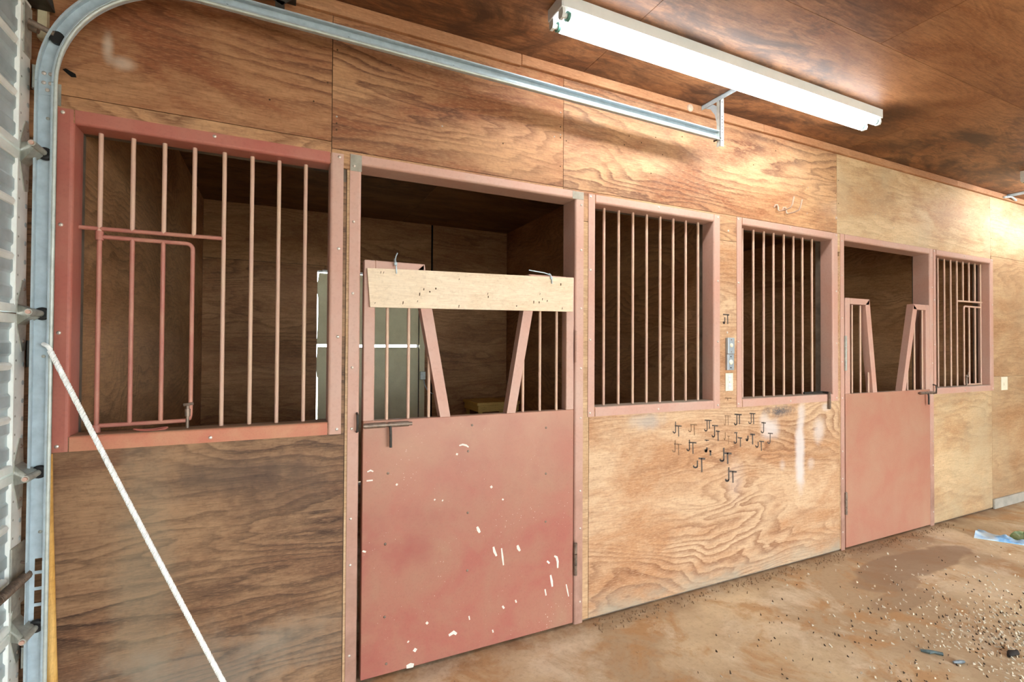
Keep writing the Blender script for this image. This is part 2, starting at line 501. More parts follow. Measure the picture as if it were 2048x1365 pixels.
def rects_minus(x0, x1, z0, z1, holes):
    xs = sorted({x0, x1} | {v for h in holes for v in h[:2] if x0 < v < x1})
    out = []
    for a, b in zip(xs, xs[1:]):
        cx = (a + b) / 2
        cuts = sorted((max(h[2], z0), min(h[3], z1)) for h in holes if h[0] < cx < h[1] and h[3] > z0 and h[2] < z1)
        z = z0
        for c, d in cuts:
            if c - z > 1e-4:
                out.append((a, b, z, c))
            z = max(z, d)
        if z1 - z > 1e-4:
            out.append((a, b, z, z1))
    return out
def pierced(x0, x1, y0, y1, z0, z1, holes):
    mb = MB()
    for (a, b, c, d) in rects_minus(x0, x1, z0, z1, holes):
        mb.box(a, b, y0, y1, c, d)
    return mb

wall = pierced(XL, XR, 0.0121, WT, 0.0, ZC, HOLES).build('wall_front', M_core, origin=(0, 0, 0))
wall['kind'] = 'structure'
def sheet(x0, x1, z0, z1, mat, seed, tone=0.0, grey=0.0, g=0.0014, dy=0.0):
    o = pierced(x0 + g, x1 - g, dy, 0.012, z0 + g, z1 - g, HOLES).build('plywood_sheet', mat, wall)
    o['seed'] = seed; o['tone'] = tone; o['grey'] = grey
    return o
SZ = 2.474
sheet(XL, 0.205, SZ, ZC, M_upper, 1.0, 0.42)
sheet(0.205, 1.424, SZ - 0.03, ZC, M_upper, 2.6, 0.3, 0.1)
sheet(1.424, 3.88, SZ - 0.03, ZC, M_upper, 3.1, 0.0, 0.3)
sheet(3.88, 6.30, SZ - 0.03, ZC, M_right, 4.5, 0.0, 0.5)
sheet(6.30, 8.74, SZ, ZC, M_right, 5.2, 0.0, 0.1)
sheet(8.74, XR, SZ, ZC, M_right, 6.2, 0.0, 0.1)
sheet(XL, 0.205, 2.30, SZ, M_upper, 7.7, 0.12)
sheet(XL, 0.272, 0.012, 2.30, M_left, 8.3, 0.3)
sheet(0.205, 1.424, 2.36, SZ - 0.03, M_upper, 9.4, 0.0, 0.2)
sheet(1.424, 3.88, 2.268, SZ - 0.03, M_upper, 10.2, 0.0, 0.3)
sheet(0.272, 1.424, 0.012, 2.36, M_post, 11.0)
sheet(1.424, 1.60, 0.012, 2.268, M_post, 12.0)
sheet(1.60, 3.905, 0.012, 2.268, M_mid, 13.4)
sheet(3.88, 5.25, 2.30, SZ - 0.03, M_right, 14.6, 0.0, 0.5)
sheet(3.905, 5.215, 0.012, 2.30, M_post, 15.0)
sheet(5.25, 6.31, 2.30, SZ - 0.03, M_right, 14.9, 0.0, 0.5)
sheet(5.215, 6.31, 0.012, 2.30, M_right, 16.1, 0.05, 0.5)
sheet(6.31, 8.74, 1.287, SZ, M_right, 17.3, 0.3, 0.1)
sheet(6.31, 8.74, 0.012, 1.287, M_right, 18.2, 0.25, 0.3)
sheet(8.74, XR, 0.012, SZ, M_right, 19.2, 0.3, 0.1)
# pale board at the foot of the wall beyond the last window
bb = B(6.31, 8.7, -0.02, 0.0, 0.0, 0.095, b=0.004).build('skirting_board', plain('grey_board', (190, 184, 170), 0.7, 0, 0.25, 6), wall)

for nm, mb, mt in (('wall_left', MB().box(XL - 0.12, XL, YF, -4.6, 0, ZC).box(XL - 0.12, XL + .012, -4.6, 0.0, 2.70, ZC).box(XL - 0.12, XL + .012, -0.13, 0.0, 0, 2.70).box(XL - 0.12, XL + .012, -4.6, -4.50, 0, 2.70), M_left),
                   ('wall_right', MB().box(XR, XR + 0.1, YF, 3.6, 0, ZC), M_right),
                   ('wall_behind', pierced(XL, XR, YF - 0.1, YF, 0, ZC, [(0.5, 6.2, -0.1, 2.75)]), M_right),  # unseen doorway opening, added so skylight fills the room from behind
                   ('wall_stall_left', MB().box(-0.80, -0.706, WT, 3.45, 0, ZC), M_stall_y),
                   ('wall_partition', MB().box(2.665, 2.752, WT, 3.45, 0, ZC), M_stall_y),
                   ('wall_stall_right', MB().box(6.36, 6.45, WT, 3.45, 0, ZC), M_stall_y)):
    o = mb.build(nm, mt, origin=(0, 0, 0)); o['kind'] = 'structure'; o['seed'] = random.random() * 9

# rear wall of the stalls, with the outside half door
DX0, DX1, DZ1 = 0.372, 1.515, 2.385
rear = pierced(-0.80, 6.45, 3.46, 3.58, 0, ZC, [(DX0, DX1, -0.1, DZ1)]).build('wall_rear', M_dark, origin=(0, 0, 0))
rear['kind'] = 'structure'
for i, (a, b, c, d) in enumerate(((-0.706, 0.45, 0, 2.44), (-0.706, 1.655, 2.44, ZC), (0.45, 1.655, 0, 2.44), (1.675, 2.665, 0, ZC), (2.752, 5.1, 0, ZC), (5.1, 6.36, 0, ZC))):
    o = pierced(a + .002, b - .002, 3.45, 3.46, c + .002, d - .002, [(DX0, DX1, -0.1, DZ1)]).build('plywood_sheet', M_stall, rear)
    o['seed'] = 20.3 + i * 1.37
# outside door in two halves with uneven gaps that let the daylight in
d3 = struct_empty('door_3', (DX0, 3.5, 0))
lx = DX0 + 0.004
MB().prism([(lx, 1.572), (lx - .001, 1.62), (lx + .001, 1.64), (lx + .009, 1.80), (lx + .010, 2.02), (lx + .007, 2.10), (lx - .001, 2.14), (lx - .001, 2.26), (lx + .004, 2.275), (lx + .016, 2.36), (DX1 - .004, 2.380), (DX1 - .004, 1.574), (0.9, 1.568)], 'y', 3.475, 3.515).build('upper_leaf', M_sage, d3)
MB().prism([(lx + .016, 0.01), (lx + .015, 1.20), (lx + .003, 1.215), (lx - .001, 1.30), (lx, 1.42), (lx + .006, 1.50), (lx + .008, 1.541), (0.9, 1.539), (DX1 - .004, 1.543), (DX1 - .004, 0.01)], 'y', 3.475, 3.515).build('lower_leaf', M_sage, d3)
B(DX1, DX1 + 0.062, 3.425, 3.45, 0, 2.42).build('door_jamb', M_sage, d3)
B(DX0 + 0.05, DX1 + 0.01, 3.43, 3.45, 2.376, 2.392).build('drip_strip', M_white, d3)
mb = MB()
for z0, z1 in ((0.08, 0.14), (1.40, 1.46), (1.65, 1.71), (2.24, 2.30)):
    mb.box(0.55, DX1 - 0.05, 3.462, 3.475, z0, z1)
mb.build('ledge_boards', M_sage, d3)

# ceiling: dark backing with real sheets under it
ceil = MB().box(XL - 0.1, XR, YF, WT, ZC + 0.012, ZC + 0.06).build('ceiling', M_dark, origin=(0, 0, 0))
ceil['kind'] = 'structure'
i = 0
y1 = 0.0
for row in range(6):
    y0 = max(YF, y1 - 1.22) if row else -0.9
    x = XL
    off = 1.541 if row % 2 == 0 else 0.32
    xs = [XL] + [off + 2.44 * k for k in range(-1, 6) if XL + .05 < off + 2.44 * k < XR] + [XR]
    for a, b in zip(xs, xs[1:]):
        o = MB().box(a + .0015, b - .0015, y0 + .001, y1 - .001, ZC, ZC + 0.012).build('ceiling_sheet', M_ceil, ceil)
        o['seed'] = 30 + i * 1.71; i += 1
        o['tone'] = 0.15 * (a < 1.0)
    y1 = y0
    if y1 <= YF:
        break
for a, b in ((-0.8, 1.3), (1.3, 2.7), (2.7, 6.45)):
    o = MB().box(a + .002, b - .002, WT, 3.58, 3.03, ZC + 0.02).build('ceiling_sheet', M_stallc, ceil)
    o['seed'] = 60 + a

floor = MB().add([(XL - 0.3, YF, 0), (XR, YF, 0), (XR, 3.6, 0), (XL - 0.3, 3.6, 0)], [(0, 1, 2, 3)]).box(XL - 0.3, XR, YF, 3.6, -0.1, -0.002).build('floor', M_floor, origin=(0, 0, 0))
floor['kind'] = 'structure'

# pale yard beyond the fill-light doorway added behind the viewer and behind the stalls
yard = MB().box(-30, 40, -45, YF - 0.02, -0.14, -0.02).box(-30, 40, 3.62, 45, -0.14, -0.02).build('ground_outside', plain('pale_gravel', (190, 184, 170), 0.9, 0, 0.2, 3), origin=(0, 0, 0))
yard['kind'] = 'structure'
# trim board between wall and ceiling, in lengths
trim = struct_empty('trim_1')
for i, (a, b, z) in enumerate(((XL, 1.15, 3.048), (1.15, 3.03, 3.055), (3.03, 5.62, 3.056), (5.62, 8.1, 3.058), (8.1, XR, 3.058))):
    o = B(a + .001, b - .001, -0.024, 0.0, z, ZC, b=0.003).build('trim_board', M_trim, trim)
    o['seed'] = 70 + i * 2.3

# ------------------------------------------------------------------ pressed steel window frames with bars
BR, BY = 0.0085, 0.065
def angle_poly(fl, dep, t=T, r=0.012):
    """section of a bent steel angle: u away from the opening, v depth"""
    P = [(fl, -t)]
    for k in range(5):
        a = PI / 2 * k / 4
        P.append((r - r * math.sin(a), -t + r - r * math.cos(a)))
    P += [(0, dep), (t, dep), (t, 0.0), (fl, 0.0)]
    return P
def frame_side(mb, xo, sgn, fl, z0, z1, dep):
    # sgn -1: flange to the left of the opening edge xo
    poly = angle_poly(fl, dep)
    mb.prism([(xo + sgn * u, v) for (u, v) in poly], 'z', z0, z1)
    return mb
def frame_flat(mb, zo, sgn, fl, x0, x1, dep):
    poly = angle_poly(fl, dep)
    mb.prism([(v, zo + sgn * u) for (u, v) in poly], 'x', x0, x1)
    return mb
def screws(root, pts, mat=None, r=0.0075):
    for (x, z) in pts:
        MB().dome((x, -T, z), (0, -1, 0), r, 0.0035).build('screw', mat or M_screw, root)

def rod(p, q, r=BR, n=8):
    return MB().tube([p, q], r, n)

for k, (wi, ou) in enumerate(zip(WINS, OUTS)):
    x0, x1, z0, z1 = wi
    X0, X1, Z0, Z1 = ou
    fm = M_frame_red if k == 0 else M_frame
    root = struct_empty('window_%d' % (k + 1), (x0, 0, z0))
    dep = 0.092
    frame_side(MB(), x0, -1, x0 - X0, Z0, Z1, dep).build('side_frame', fm, root)
    frame_side(MB(), x1, 1, X1 - x1, Z0, Z1, dep).build('side_frame', M_frame, root)
    frame_flat(MB(), z1, 1, Z1 - z1, x0 + .001, x1 - .001, dep).build('head_frame', fm, root)
    frame_flat(MB(), z0, -1, z0 - Z0, x0 + .001, x1 - .001, dep).build('sill_frame', M_sill if k == 0 else M_frame, root)
    fx = (X0 + x0) / 2; gx = (X1 + x1) / 2
    zz = [Z0 + 0.022, Z0 + 0.44, Z0 + 0.84, Z1 - 0.016]
    xm = (x0 + x1) / 2
    screws(root, [(X0 + 0.014, z) for z in zz] + [(X1 - 0.018, z) for z in zz] + [(xm, Z1 - 0.014), (xm, Z0 + 0.02)])
    def vbar(x, a=z0, b=z1, par=root, mt=M_bar):
        return rod((x, BY, a), (x, BY, b)).build('bar', mt, par)
    if k in (1, 2):
        xs = [1.747 + 0.108 * i for i in range(8)] if k == 1 else [2.919 + 0.1075 * i + (0.004 if i % 3 else 0) for i in range(8)]
        for x in xs:
            vbar(x)
    elif k == 0:
        for x in (-0.219, -0.114, -0.008, 0.101):
            vbar(x)
        for x in (-0.535, -0.431, -0.327):
            vbar(x, 2.0, z1)
        vbar(-0.638, 1.985, z1)
        rod((x0, BY, 2.0), (-0.219, BY, 2.003)).build('rail', M_gate, root)
        gate = MB()
        pts = [(-0.636, BY, 1.969), (-0.352, BY, 1.969)] + [(-0.352 + 0.022 * math.sin(a), BY, 1.947 + 0.022 * math.cos(a)) for a in (0.4, 0.8, 1.2, 1.57)] + [(-0.33, BY, 1.258), (-0.333, BY, 1.244), (-0.345, BY, 1.236), (-0.636, BY, 1.232)]
        g = gate.tube(pts, BR, 8).build('feed_gate', M_gate, root)
        rod((-0.638, BY, z0), (-0.638, BY, 1.985)).build('hinge_post', M_gate, g)
        MB().tube([(-0.638, BY, 1.955), (-0.638, BY, 1.99)], 0.0135, 10).build('hinge_collar', M_gate, g)
        MB().tube([(-0.638, BY, z0), (-0.638, BY, 1.235)], 0.0135, 10).build('hinge_collar', M_gate, g)
        for x in (-0.534, -0.432):
            vbar(x, 1.234, 1.969, g, M_gate)
        la = MB().tube([(-0.338, BY - 0.012, z0), (-0.338, BY - 0.012, 1.305)], 0.006, 8).tube([(-0.338, BY - 0.012, 1.255), (-0.338, BY - 0.012, 1.285)], 0.0105, 8).tube([(-0.352, BY - 0.02, 1.303), (-0.318, BY - 0.012, 1.306)], 0.006, 6)
        la.build('drop_bolt', M_steel, g)
        fl = MB()
        fl.tube([(-0.46 + 0.055 * math.cos(a) , 0.045 + 0.016 * math.sin(a), z0 + 0.004 + 0.004 * math.sin(2 * a + 1)) for a in [2 * PI * i / 20 for i in range(20)]], 0.004, 6, closed=True)
        fl.build('paint_flake', M_frame_red, root)
    else:
        for x in [5.476 + 0.1125 * i for i in range(4)] + [5.366]:
            vbar(x)
        vbar(6.263)
        for x in (5.926, 6.040, 6.154):
            vbar(x, 2.016, z1)
        rod((5.812, BY, 2.014), (x1, BY, 2.018)).build('rail', M_bar, root)
        pts = [(6.263, BY, 1.968), (5.963, BY, 1.968), (5.947, BY, 1.962), (5.941, BY, 1.946), (5.941, BY, 1.238), (5.948, BY, 1.218), (5.97, BY, 1.214), (6.263, BY, 1.216)]
        g = MB().tube(pts, BR, 8).build('feed_gate', M_bar, root)
        for x in (6.04, 6.154):
            vbar(x, 1.215, 1.968, g)
        MB().tube([(5.955, BY - 0.014, z0), (5.955, BY - 0.014, 1.31)], 0.007, 8).tube([(5.93, BY - 0.02, 1.29), (5.985, BY - 0.014, 1.29)], 0.007, 6).tube([(5.985, BY - 0.014, 1.29), (5.985, BY - 0.014, 1.335)], 0.006, 6).build('drop_bolt', M_steel, g)

# ------------------------------------------------------------------ door frames (setting) and stall doors (things)
for k, (wi, ou) in enumerate(zip(DOORS, DOUT)):
    x0, x1, z0, z1 = wi
    X0, X1, Z0, Z1 = ou
    root = struct_empty('door_%d' % (k + 1), (x0, 0, 0))
    frame_side(MB(), x0, -1, x0 - X0, 0.0, Z1, 0.125).build('side_frame', M_frame_low, root)
    frame_side(MB(), x1, 1, X1 - x1, 0.0, Z1, 0.125).build('side_frame', M_frame_low, root)
    frame_flat(MB(), z1, 1, Z1 - z1, x0 + .001, x1 - .001, 0.125).build('head_frame', M_frame, root)
    zz = [0.14, 0.55, 0.76, 1.17, 1.45, 1.79, 2.12, Z1 - 0.055]
    screws(root, [(X0 + 0.018, z) for z in zz] + [(X1 - 0.016, z - 0.02) for z in zz], r=0.0065)
    cp = plain('bare_primer_%d' % k, (172, 164, 148), 0.6, 0.1, 0.2, 20)
    if k == 0:
        B(X0 + .001, x0 + .0005, -T - .0012, -T, Z1 - 0.078, Z1 - .002, b=0.0004).build('corner_plate', cp, root)
        B(x1 - .02, X1 - .001, -T - .0012, -T, Z1 - 0.045, Z1 - .002, b=0.0004).build('corner_plate', cp, root)

def leaf(root, k, x0, x1, stile, topL, topR, dL, dR, barsL, barsR, mat, ztop=1.95, zp=1.2):
    """half door: steel sheet below, two barred horns above. dL, dR: (x at ztop, x at zp) of the outer edge of each slanted bar"""
    y0, y1 = -0.003, 0.047
    B(x0, x1, y0, y1, 0.012, zp, b=0.004, seg=2).build('door_panel', mat, root)
    B(x0, x0 + stile, y0, y1, zp, ztop, b=0.003).build('stile', M_frame, root)
    B(x1 - stile, x1, y0, y1, zp, ztop - 0.008, b=0.003).build('stile', M_frame, root)
    B(x0 + stile, topL, y0, y1, ztop - 0.047, ztop, b=0.003).build('horn_top', M_frame, root)
    B(topR, x1 - stile, y0, y1, ztop - 0.055, ztop - 0.008, b=0.003).build('horn_top', M_frame, root)
    wd = dL[2]
    MB().prism([(dL[0] - wd, ztop - .047), (dL[0], ztop - 0.001), (dL[1], zp), (dL[1] - wd * 1.05, zp)], 'y', y0, y1).build('slanted_bar', M_frame, root)
    MB().prism([(dR[0], ztop - .009), (dR[0] + wd, ztop - .055), (dR[1] + wd * 1.0, zp), (dR[1], zp)], 'y', y0, y1).build('slanted_bar', M_frame, root)
    for bars, d, s in ((barsL, dL, -1), (barsR, dR, 1)):
        for x in bars:
            f = (x - d[0] - s * wd) / (d[1] - d[0])
            zt = ztop - 0.05 if (f <= 0 or f > 1.2) else max(zp + .05, ztop - f * (ztop - zp))
            rod((x, 0.022, zp), (x, 0.022, zt), 0.008).build('bar', M_bar, root)

sd = thing('stall_door', 'dull red steel half door spattered with white, pale board tied across its top', 'door', (0.92, 0.02, 0.012))
leaf(sd, 0, 0.353, 1.497, 0.050, 0.637, 1.209, (0.637, 0.775, 0.050), (1.213, 1.084, 0.048), (0.465, 0.568, 0.670), (1.189, 1.292, 1.397), M_leaf)
sd2 = thing('stall_door', 'clean pinkish red half door with open barred horns, farther from the garage door', 'door', (4.58, 0.02, 0.012))
leaf(sd2, 1, 3.978, 5.186, 0.060, 4.294, 4.932, (4.294, 4.395, 0.055), (4.932, 4.750, 0.055), (4.100, 4.210, 4.318), (4.880, 4.990, 5.115), M_leaf2)

def hinge(root, x, z0, z1, mat):
    h = MB()
    n = 3
    for i in range(n):
        a = z0 + (z1 - z0) * i / n; b = z0 + (z1 - z0) * (i + 1) / n
        h.tube([(x, -0.010, a + .002), (x, -0.010, b - .002)], 0.0105, 10)
    h.bbox(x - 0.004, x + 0.012, -0.008, -0.002, z0, z1)
    return h.build('hinge', mat, root)
hinge(sd, 1.507, 1.465, 1.645, M_frame); hinge(sd, 1.507, 0.276, 0.457, M_steel)
hinge(sd2, 3.966, 1.381, 1.653, M_zinc); hinge(sd2, 3.966, 0.271, 0.444, M_steel)

def slide_bolt(root, x0, x1, z, hx, hz, keeper_x, kz):
    b = MB().tube([(x0, -0.020, z), (x1, -0.020, z)], 0.0085, 10).build('slide_bolt', M_steel, root)
    g = MB()
    for c in (x0 + 0.055, x0 + 0.165) if x0 < keeper_x + 0.1 else (x0 + 0.06, x1 - 0.08):
        g.tube([(c - 0.05, -0.018, z), (c + 0.045, -0.018, z)], 0.0125, 10)
        g.box(c - 0.05, c + 0.045, -0.016, -0.002, z - 0.006, z + 0.006)
    g.build('bolt_guide', M_steel, b)
    MB().tube([(hx, -0.020, z + 0.004), (hx, -0.028, z - 0.012), (hx + 0.001, -0.030, z - 0.03), (hx + 0.002, -0.030, hz)], 0.0065, 8).build('bolt_handle', M_darkst, b)
    return b
slide_bolt(sd, 0.352, 0.578, 1.180, 0.474, 1.076, 0.332, 1.2)
slide_bolt(sd2, 4.99, 5.25, 1.172, 5.105, 1.072, 5.244, 1.2)
# keepers stand on the frames
for rt, x, z0, z1 in ((bpy.data.objects['door_1'], 0.326, 1.155, 1.240), (bpy.data.objects['door_2'], 5.232, 1.16, 1.24)):
    MB().tube([(x, -0.004, z1), (x, -0.026, z1 - .006), (x, -0.03, (z0 + z1) / 2), (x, -0.026, z0 + .006), (x, -0.004, z0)], 0.0055, 8).build('bolt_keeper', M_darkst, rt)

# bolts and white splashes on the near door
for x, z in ((0.47, 0.95), (0.46, 0.62), (0.46, 0.28), (0.47, 0.06), (0.87, 1.02), (0.87, 0.71), (0.87, 0.42), (1.32, 1.11), (1.32, 0.86), (1.32, 0.60), (0.89, 1.15)):
    MB().dome((x, -0.003, z), (0, -1, 0), 0.0065, 0.003, 8).build('rivet', M_steel, sd)
def splash(root, pts, wmax, y=-0.0032):
    """a flat flick of dried white paint along a polyline"""
    n = len(pts); L = []; Rr = []
    for i, (x, z) in enumerate(pts):
        a = pts[max(i - 1, 0)]; b = pts[min(i + 1, n - 1)]
        dx, dz = b[0] - a[0], b[1] - a[1]; d = math.hypot(dx, dz) or 1
        wv = wmax * (0.35 + 0.65 * math.sin(PI * (i + 0.5) / n))
        L.append((x - dz / d * wv, z + dx / d * wv)); Rr.append((x + dz / d * wv, z - dx / d * wv))
    MB().prism(L + Rr[::-1], 'y', y - 0.0008, y).build('white_splash', M_drop, root)
def S2(px):   # the door panel in the photo, x and z along it in metres
    return px
for pts, wd in (([(0.822, 1.052), (0.84, 1.056), (0.86, 1.05), (0.872, 1.04)], .005), ([(0.806, 1.012), (0.815, 1.008)], .006), ([(0.921, 0.632), (0.928, 0.615), (0.936, 0.60)], .008),
                ([(1.012, 0.515), (1.018, 0.49), (1.03, 0.465)], .007), ([(1.058, 0.500), (1.064, 0.455), (1.070, 0.41)], .005), ([(1.15, 0.50), (1.155, 0.485), (1.165, 0.468)], .008),
                ([(1.375, 0.405), (1.39, 0.395), (1.397, 0.37), (1.397, 0.335)], .007), ([(1.33, 0.385), (1.345, 0.37)], .006), ([(1.352, 0.305), (1.36, 0.27), (1.364, 0.24)], .007),
                ([(1.452, 0.235), (1.46, 0.20), (1.468, 0.165)], .004), ([(1.318, 0.235), (1.325, 0.20)], .005), ([(0.775, 0.118), (0.80, 0.128), (0.815, 0.115)], .009),
                ([(0.60, 0.095), (0.612, 0.085)], .010), ([(0.565, 0.02), (0.585, 0.022), (0.60, 0.018)], .012), ([(0.357, 0.605), (0.372, 0.598)], .005),
                ([(0.375, 0.966), (0.39, 0.972), (0.402, 0.965)], .004), ([(0.372, 0.925), (0.40, 0.925)], .004), ([(0.995, 0.83), (1.002, 0.82)], .007), ([(1.06, 0.755), (1.068, 0.75)], .005),
                ([(0.695, 0.80), (0.70, 0.795)], .005), ([(0.735, 0.79), (0.74, 0.787)], .005), ([(0.508, 0.895), (0.515, 0.89)], .006), ([(0.66, 0.21), (0.668, 0.20)], .007),
                ([(1.065, 0.20), (1.075, 0.185)], .006), ([(1.14, 0.215), (1.146, 0.20)], .005), ([(0.88, 0.19), (0.884, 0.17)], .004), ([(0.57, 0.14), (0.575, 0.135)], .006), ([(1.01, 0.09), (1.014, 0.075)], .004)):
    splash(sd, pts, wd)

# ------------------------------------------------------------------ pale board tied across the near door
bd = thing('plank', 'pale unpainted plywood board tied across the top of the near red half door', 'board', (0.92, -0.012, 1.73))
MB().prism([(0.364, 1.909), (0.60, 1.917), (1.00, 1.925), (1.483, 1.937), (1.479, 1.748), (0.92, 1.738), (0.379, 1.729)], 'y', -0.018, -0.0045).build('board', M_board, bd)['seed'] = 3.3
for x, z in ((0.425, 1.892), (0.438, 1.892), (0.40, 1.748), (0.53, 1.755), (0.60, 1.765), (0.61, 1.80), (0.63, 1.825), (0.66, 1.815), (0.69, 1.832), (0.81, 1.885), (0.81, 1.75), (0.965, 1.82), (0.968, 1.805),
             (1.13, 1.765), (1.27, 1.835), (1.265, 1.79), (1.285, 1.808), (1.315, 1.80), (1.40, 1.895), (1.41, 1.762), (1.232, 1.79)):
    a = random.uniform(-0.6, 0.6); s = random.uniform(0.004, 0.009)
    MB().prism([(x - 0.002, z - s), (x + 0.002 + a * .004, z - s * .6), (x + 0.003, z + s), (x - 0.002 - a * .003, z + s * .8)], 'y', -0.0186, -0.018).build('nail_mark', M_mark, bd)
def tie(x, zt, zb, tail):
    t = MB().tube([(x, 0.012, zt - 0.028), (x - .001, -0.004, zt - 0.004), (x, -0.012, zt - 0.010), (x + .002, -0.020, zt - 0.03), (x + .004, -0.022, zb + .01), (x + .005, -0.020, zb)], 0.0035, 6)
    t.tube([(x, -0.010, zt - 0.012), tuple(tail[0]), tuple(tail[1])], 0.003, 6)
    t.bbox(x - .007, x + .007, -0.026, -0.017, zt - .038, zt - .022)
    t.build('wire_tie', M_galv, bd)
tie(0.493, 1.968, 1.892, ((0.496, -0.012, 1.975), (0.502, -0.016, 1.992)))
tie(1.338, 1.957, 1.896, ((1.30, -0.008, 1.954), (1.208, -0.006, 1.962)))

# ------------------------------------------------------------------ sectional garage door (left edge of the picture)
gd = thing('garage_door', 'white ribbed steel garage door with roller hinges, at the left edge', 'garage door', (-0.80, -2.0, 0.05))
XD = -0.80
ZJ = [0.055, 0.585, 1.115, 1.652, 2.205, 2.740]
YE, YS = -0.080, -4.55
for i in range(5):
    za, zb = ZJ[i], ZJ[i + 1]
    sk = MB()
    # skin with shallow pressed steps
    pr = []
    n = 12
    for j in range(n + 1):
        z = za + .004 + (zb - za - .008) * j / n
        pr.append((XD - 0.013 + (0.006 if j % 2 else 0.0), z))
        if j < n:
            pr.append((XD - 0.013 + (0.006 if j % 2 else 0.0), za + .004 + (zb - za - .008) * (j + 0.8) / n))
    pr += [(XD - 0.042, zb - .004), (XD - 0.042, za + .004)]
    sk.prism([(p[0], p[1]) for p in pr], 'y', YS, YE - 0.004)
    sec = sk.build('door_section', M_doorgr, gd)
    # top and bottom rails
    B(XD - 0.03, XD + 0.001, YS, YE - 0.077, zb - 0.034, zb - .003, b=0.003).build('rail', M_doorwh, sec)
    B(XD - 0.03, XD + 0.001, YS, YE - 0.077, za + .003, za + 0.030, b=0.003).build('rail', M_doorwh, sec)
    # end stile with punched dents
    B(XD - 0.03, XD, YE - 0.078, YE, za + .003, zb - .003, b=0.002).build('end_stile', M_doorwh, sec)
    for j in range(8):
        z = za + 0.05 + (zb - za - 0.1) * j / 7
        MB().dome((XD + .0002, YE - 0.013, z), (1, 0, 0), 0.0085, 0.0025, 10).build('dent', M_doorgr, sec)
        MB().dome((XD + .0002, YE - 0.064, z + .015), (1, 0, 0), 0.004, 0.0015, 8).build('dent', M_zinc, sec)
    # pressed stiffening ribs
    for q in (0.34, 0.67):
        z = za + (zb - za) * q
        MB().prism([(XD - 0.03, z - 0.022), (XD - 0.001, z - 0.012), (XD + 0.004, z + 0.002), (XD - 0.001, z + 0.011), (XD - 0.03, z + 0.018)], 'y', YS, YE - 0.10).build('stiffening_rib', M_doorwh, sec)

TX, TY, RAD = -0.735, -0.131, 0.447          # track centre line, web position, bend radius
TZ0 = 2.425
def roller(z, x=None, tilt=0.0):
    x = TX if x is None else x
    ht = MB().prism([(YE - .006, z - 0.125), (YE - .030, z - 0.130), (YE - .066, z - 0.045), (YE - .068, z + 0.04), (YE - .034, z + 0.115), (YE - .010, z + 0.110), (YE - .002, z + 0.035), (YE - .002, z - .04)], 'x', XD, XD + 0.003)
    r = ht.build('roller_hinge', M_zinc, gd)
    hz = MB()
    # folded box that carries the axle sleeve out into the room
    y0, y1, w0, w1 = YE - 0.066, YE - 0.008, -0.232, -0.160
    for za_, zb_ in ((z + 0.030, z + 0.011), (z - 0.036, z - 0.011)):
        q = [(XD + .002, y0, za_), (XD + .002, y1, za_), (x, w1, zb_), (x, w0, zb_)]
        hz.add(q + [(p[0], p[1], p[2] - 0.003) for p in q], [(0, 1, 2, 3), (7, 6, 5, 4), (0, 4, 5, 1), (1, 5, 6, 2), (2, 6, 7, 3), (3, 7, 4, 0)])
    q = [(XD + .002, y0, z + 0.030), (x, w0, z + 0.011), (x, w0, z - 0.011), (XD + .002, y0, z - 0.036)]
    hz.add(q + [(p[0] + .001, p[1] + .003, p[2]) for p in q], [(0, 1, 2, 3), (7, 6, 5, 4), (0, 4, 5, 1), (1, 5, 6, 2), (2, 6, 7, 3), (3, 7, 4, 0)])
    hz.build('hinge_cheek', M_zinc, r)
    MB().tube([(x, -0.246, z), (x, -0.158, z)], 0.0105, 10).build('axle_sleeve', M_zinc, r)
    MB().tube([(x, -0.252, z), (x, -0.236, z)], 0.0068, 10).build('axle_end', plain('pink_pin', (196, 158, 140), 0.5, 0.2), r)
    MB().tube([(x, -0.20, z), (x, TY - .004, z)], 0.0052, 8).build('axle', M_steel, r)
    wv = [(TY - 0.020, 0.012), (TY - 0.020, 0.019), (TY - 0.0175, 0.0215), (TY - 0.011, 0.0225), (TY - 0.0055, 0.0215), (TY - 0.003, 0.019), (TY - 0.003, 0.006)]
    wl = MB()
    nn = 20
    vs = []; fs = []
    for (y, rr) in wv:
        for k in range(nn):
            a = 2 * PI * k / nn
            vs.append((x + rr * math.cos(a), y, z + rr * math.sin(a)))
    for i in range(len(wv) - 1):
        for k in range(nn):
            fs.append((i * nn + k, i * nn + (k + 1) % nn, (i + 1) * nn + (k + 1) % nn, (i + 1) * nn + k))
    fs.append(tuple(range(nn))); fs.append(tuple((len(wv) - 1) * nn + k for k in range(nn)))
    wl.add(vs, fs, True).build('roller_wheel', M_black, r)
    for yy, zz in ((YE - .022, z + .085), (YE - .022, z - .095), (YE - .050, z + .02), (YE - .045, z - .03)):
        MB().dome((XD + .003, yy, zz), (1, 0, 0), 0.007, 0.004, 8).build('bolt_head', M_steel, r)
for z in (0.590, 1.112, 1.652, 2.203):
    roller(z)
# top bracket with its longer axle, wheel already in the bend
top = B(XD, XD + 0.004, YE - 0.06, YE - 0.004, 2.545, 2.72, b=0.001).build('top_bracket', M_zinc, gd)
MB().tube([(XD + .004, YE - 0.03, 2.648), (XD + 0.03, YE - .03, 2.640)], 0.012, 8).tube([(XD + 0.02, YE - .075, 2.645), (XD + 0.085, YE - .066, 2.622)], 0.010, 8).build('axle_sleeve', M_steel, top)
MB().tube([(XD + 0.05, YE - .075, 2.637), (-0.709, TY - .006, 2.612)], 0.006, 8).build('axle', M_steel, top)
MB().tube([(-0.7085, TY - 0.019, 2.612), (-0.7085, TY - 0.003, 2.612)], 0.0215, 18).build('roller_wheel', M_black, top)
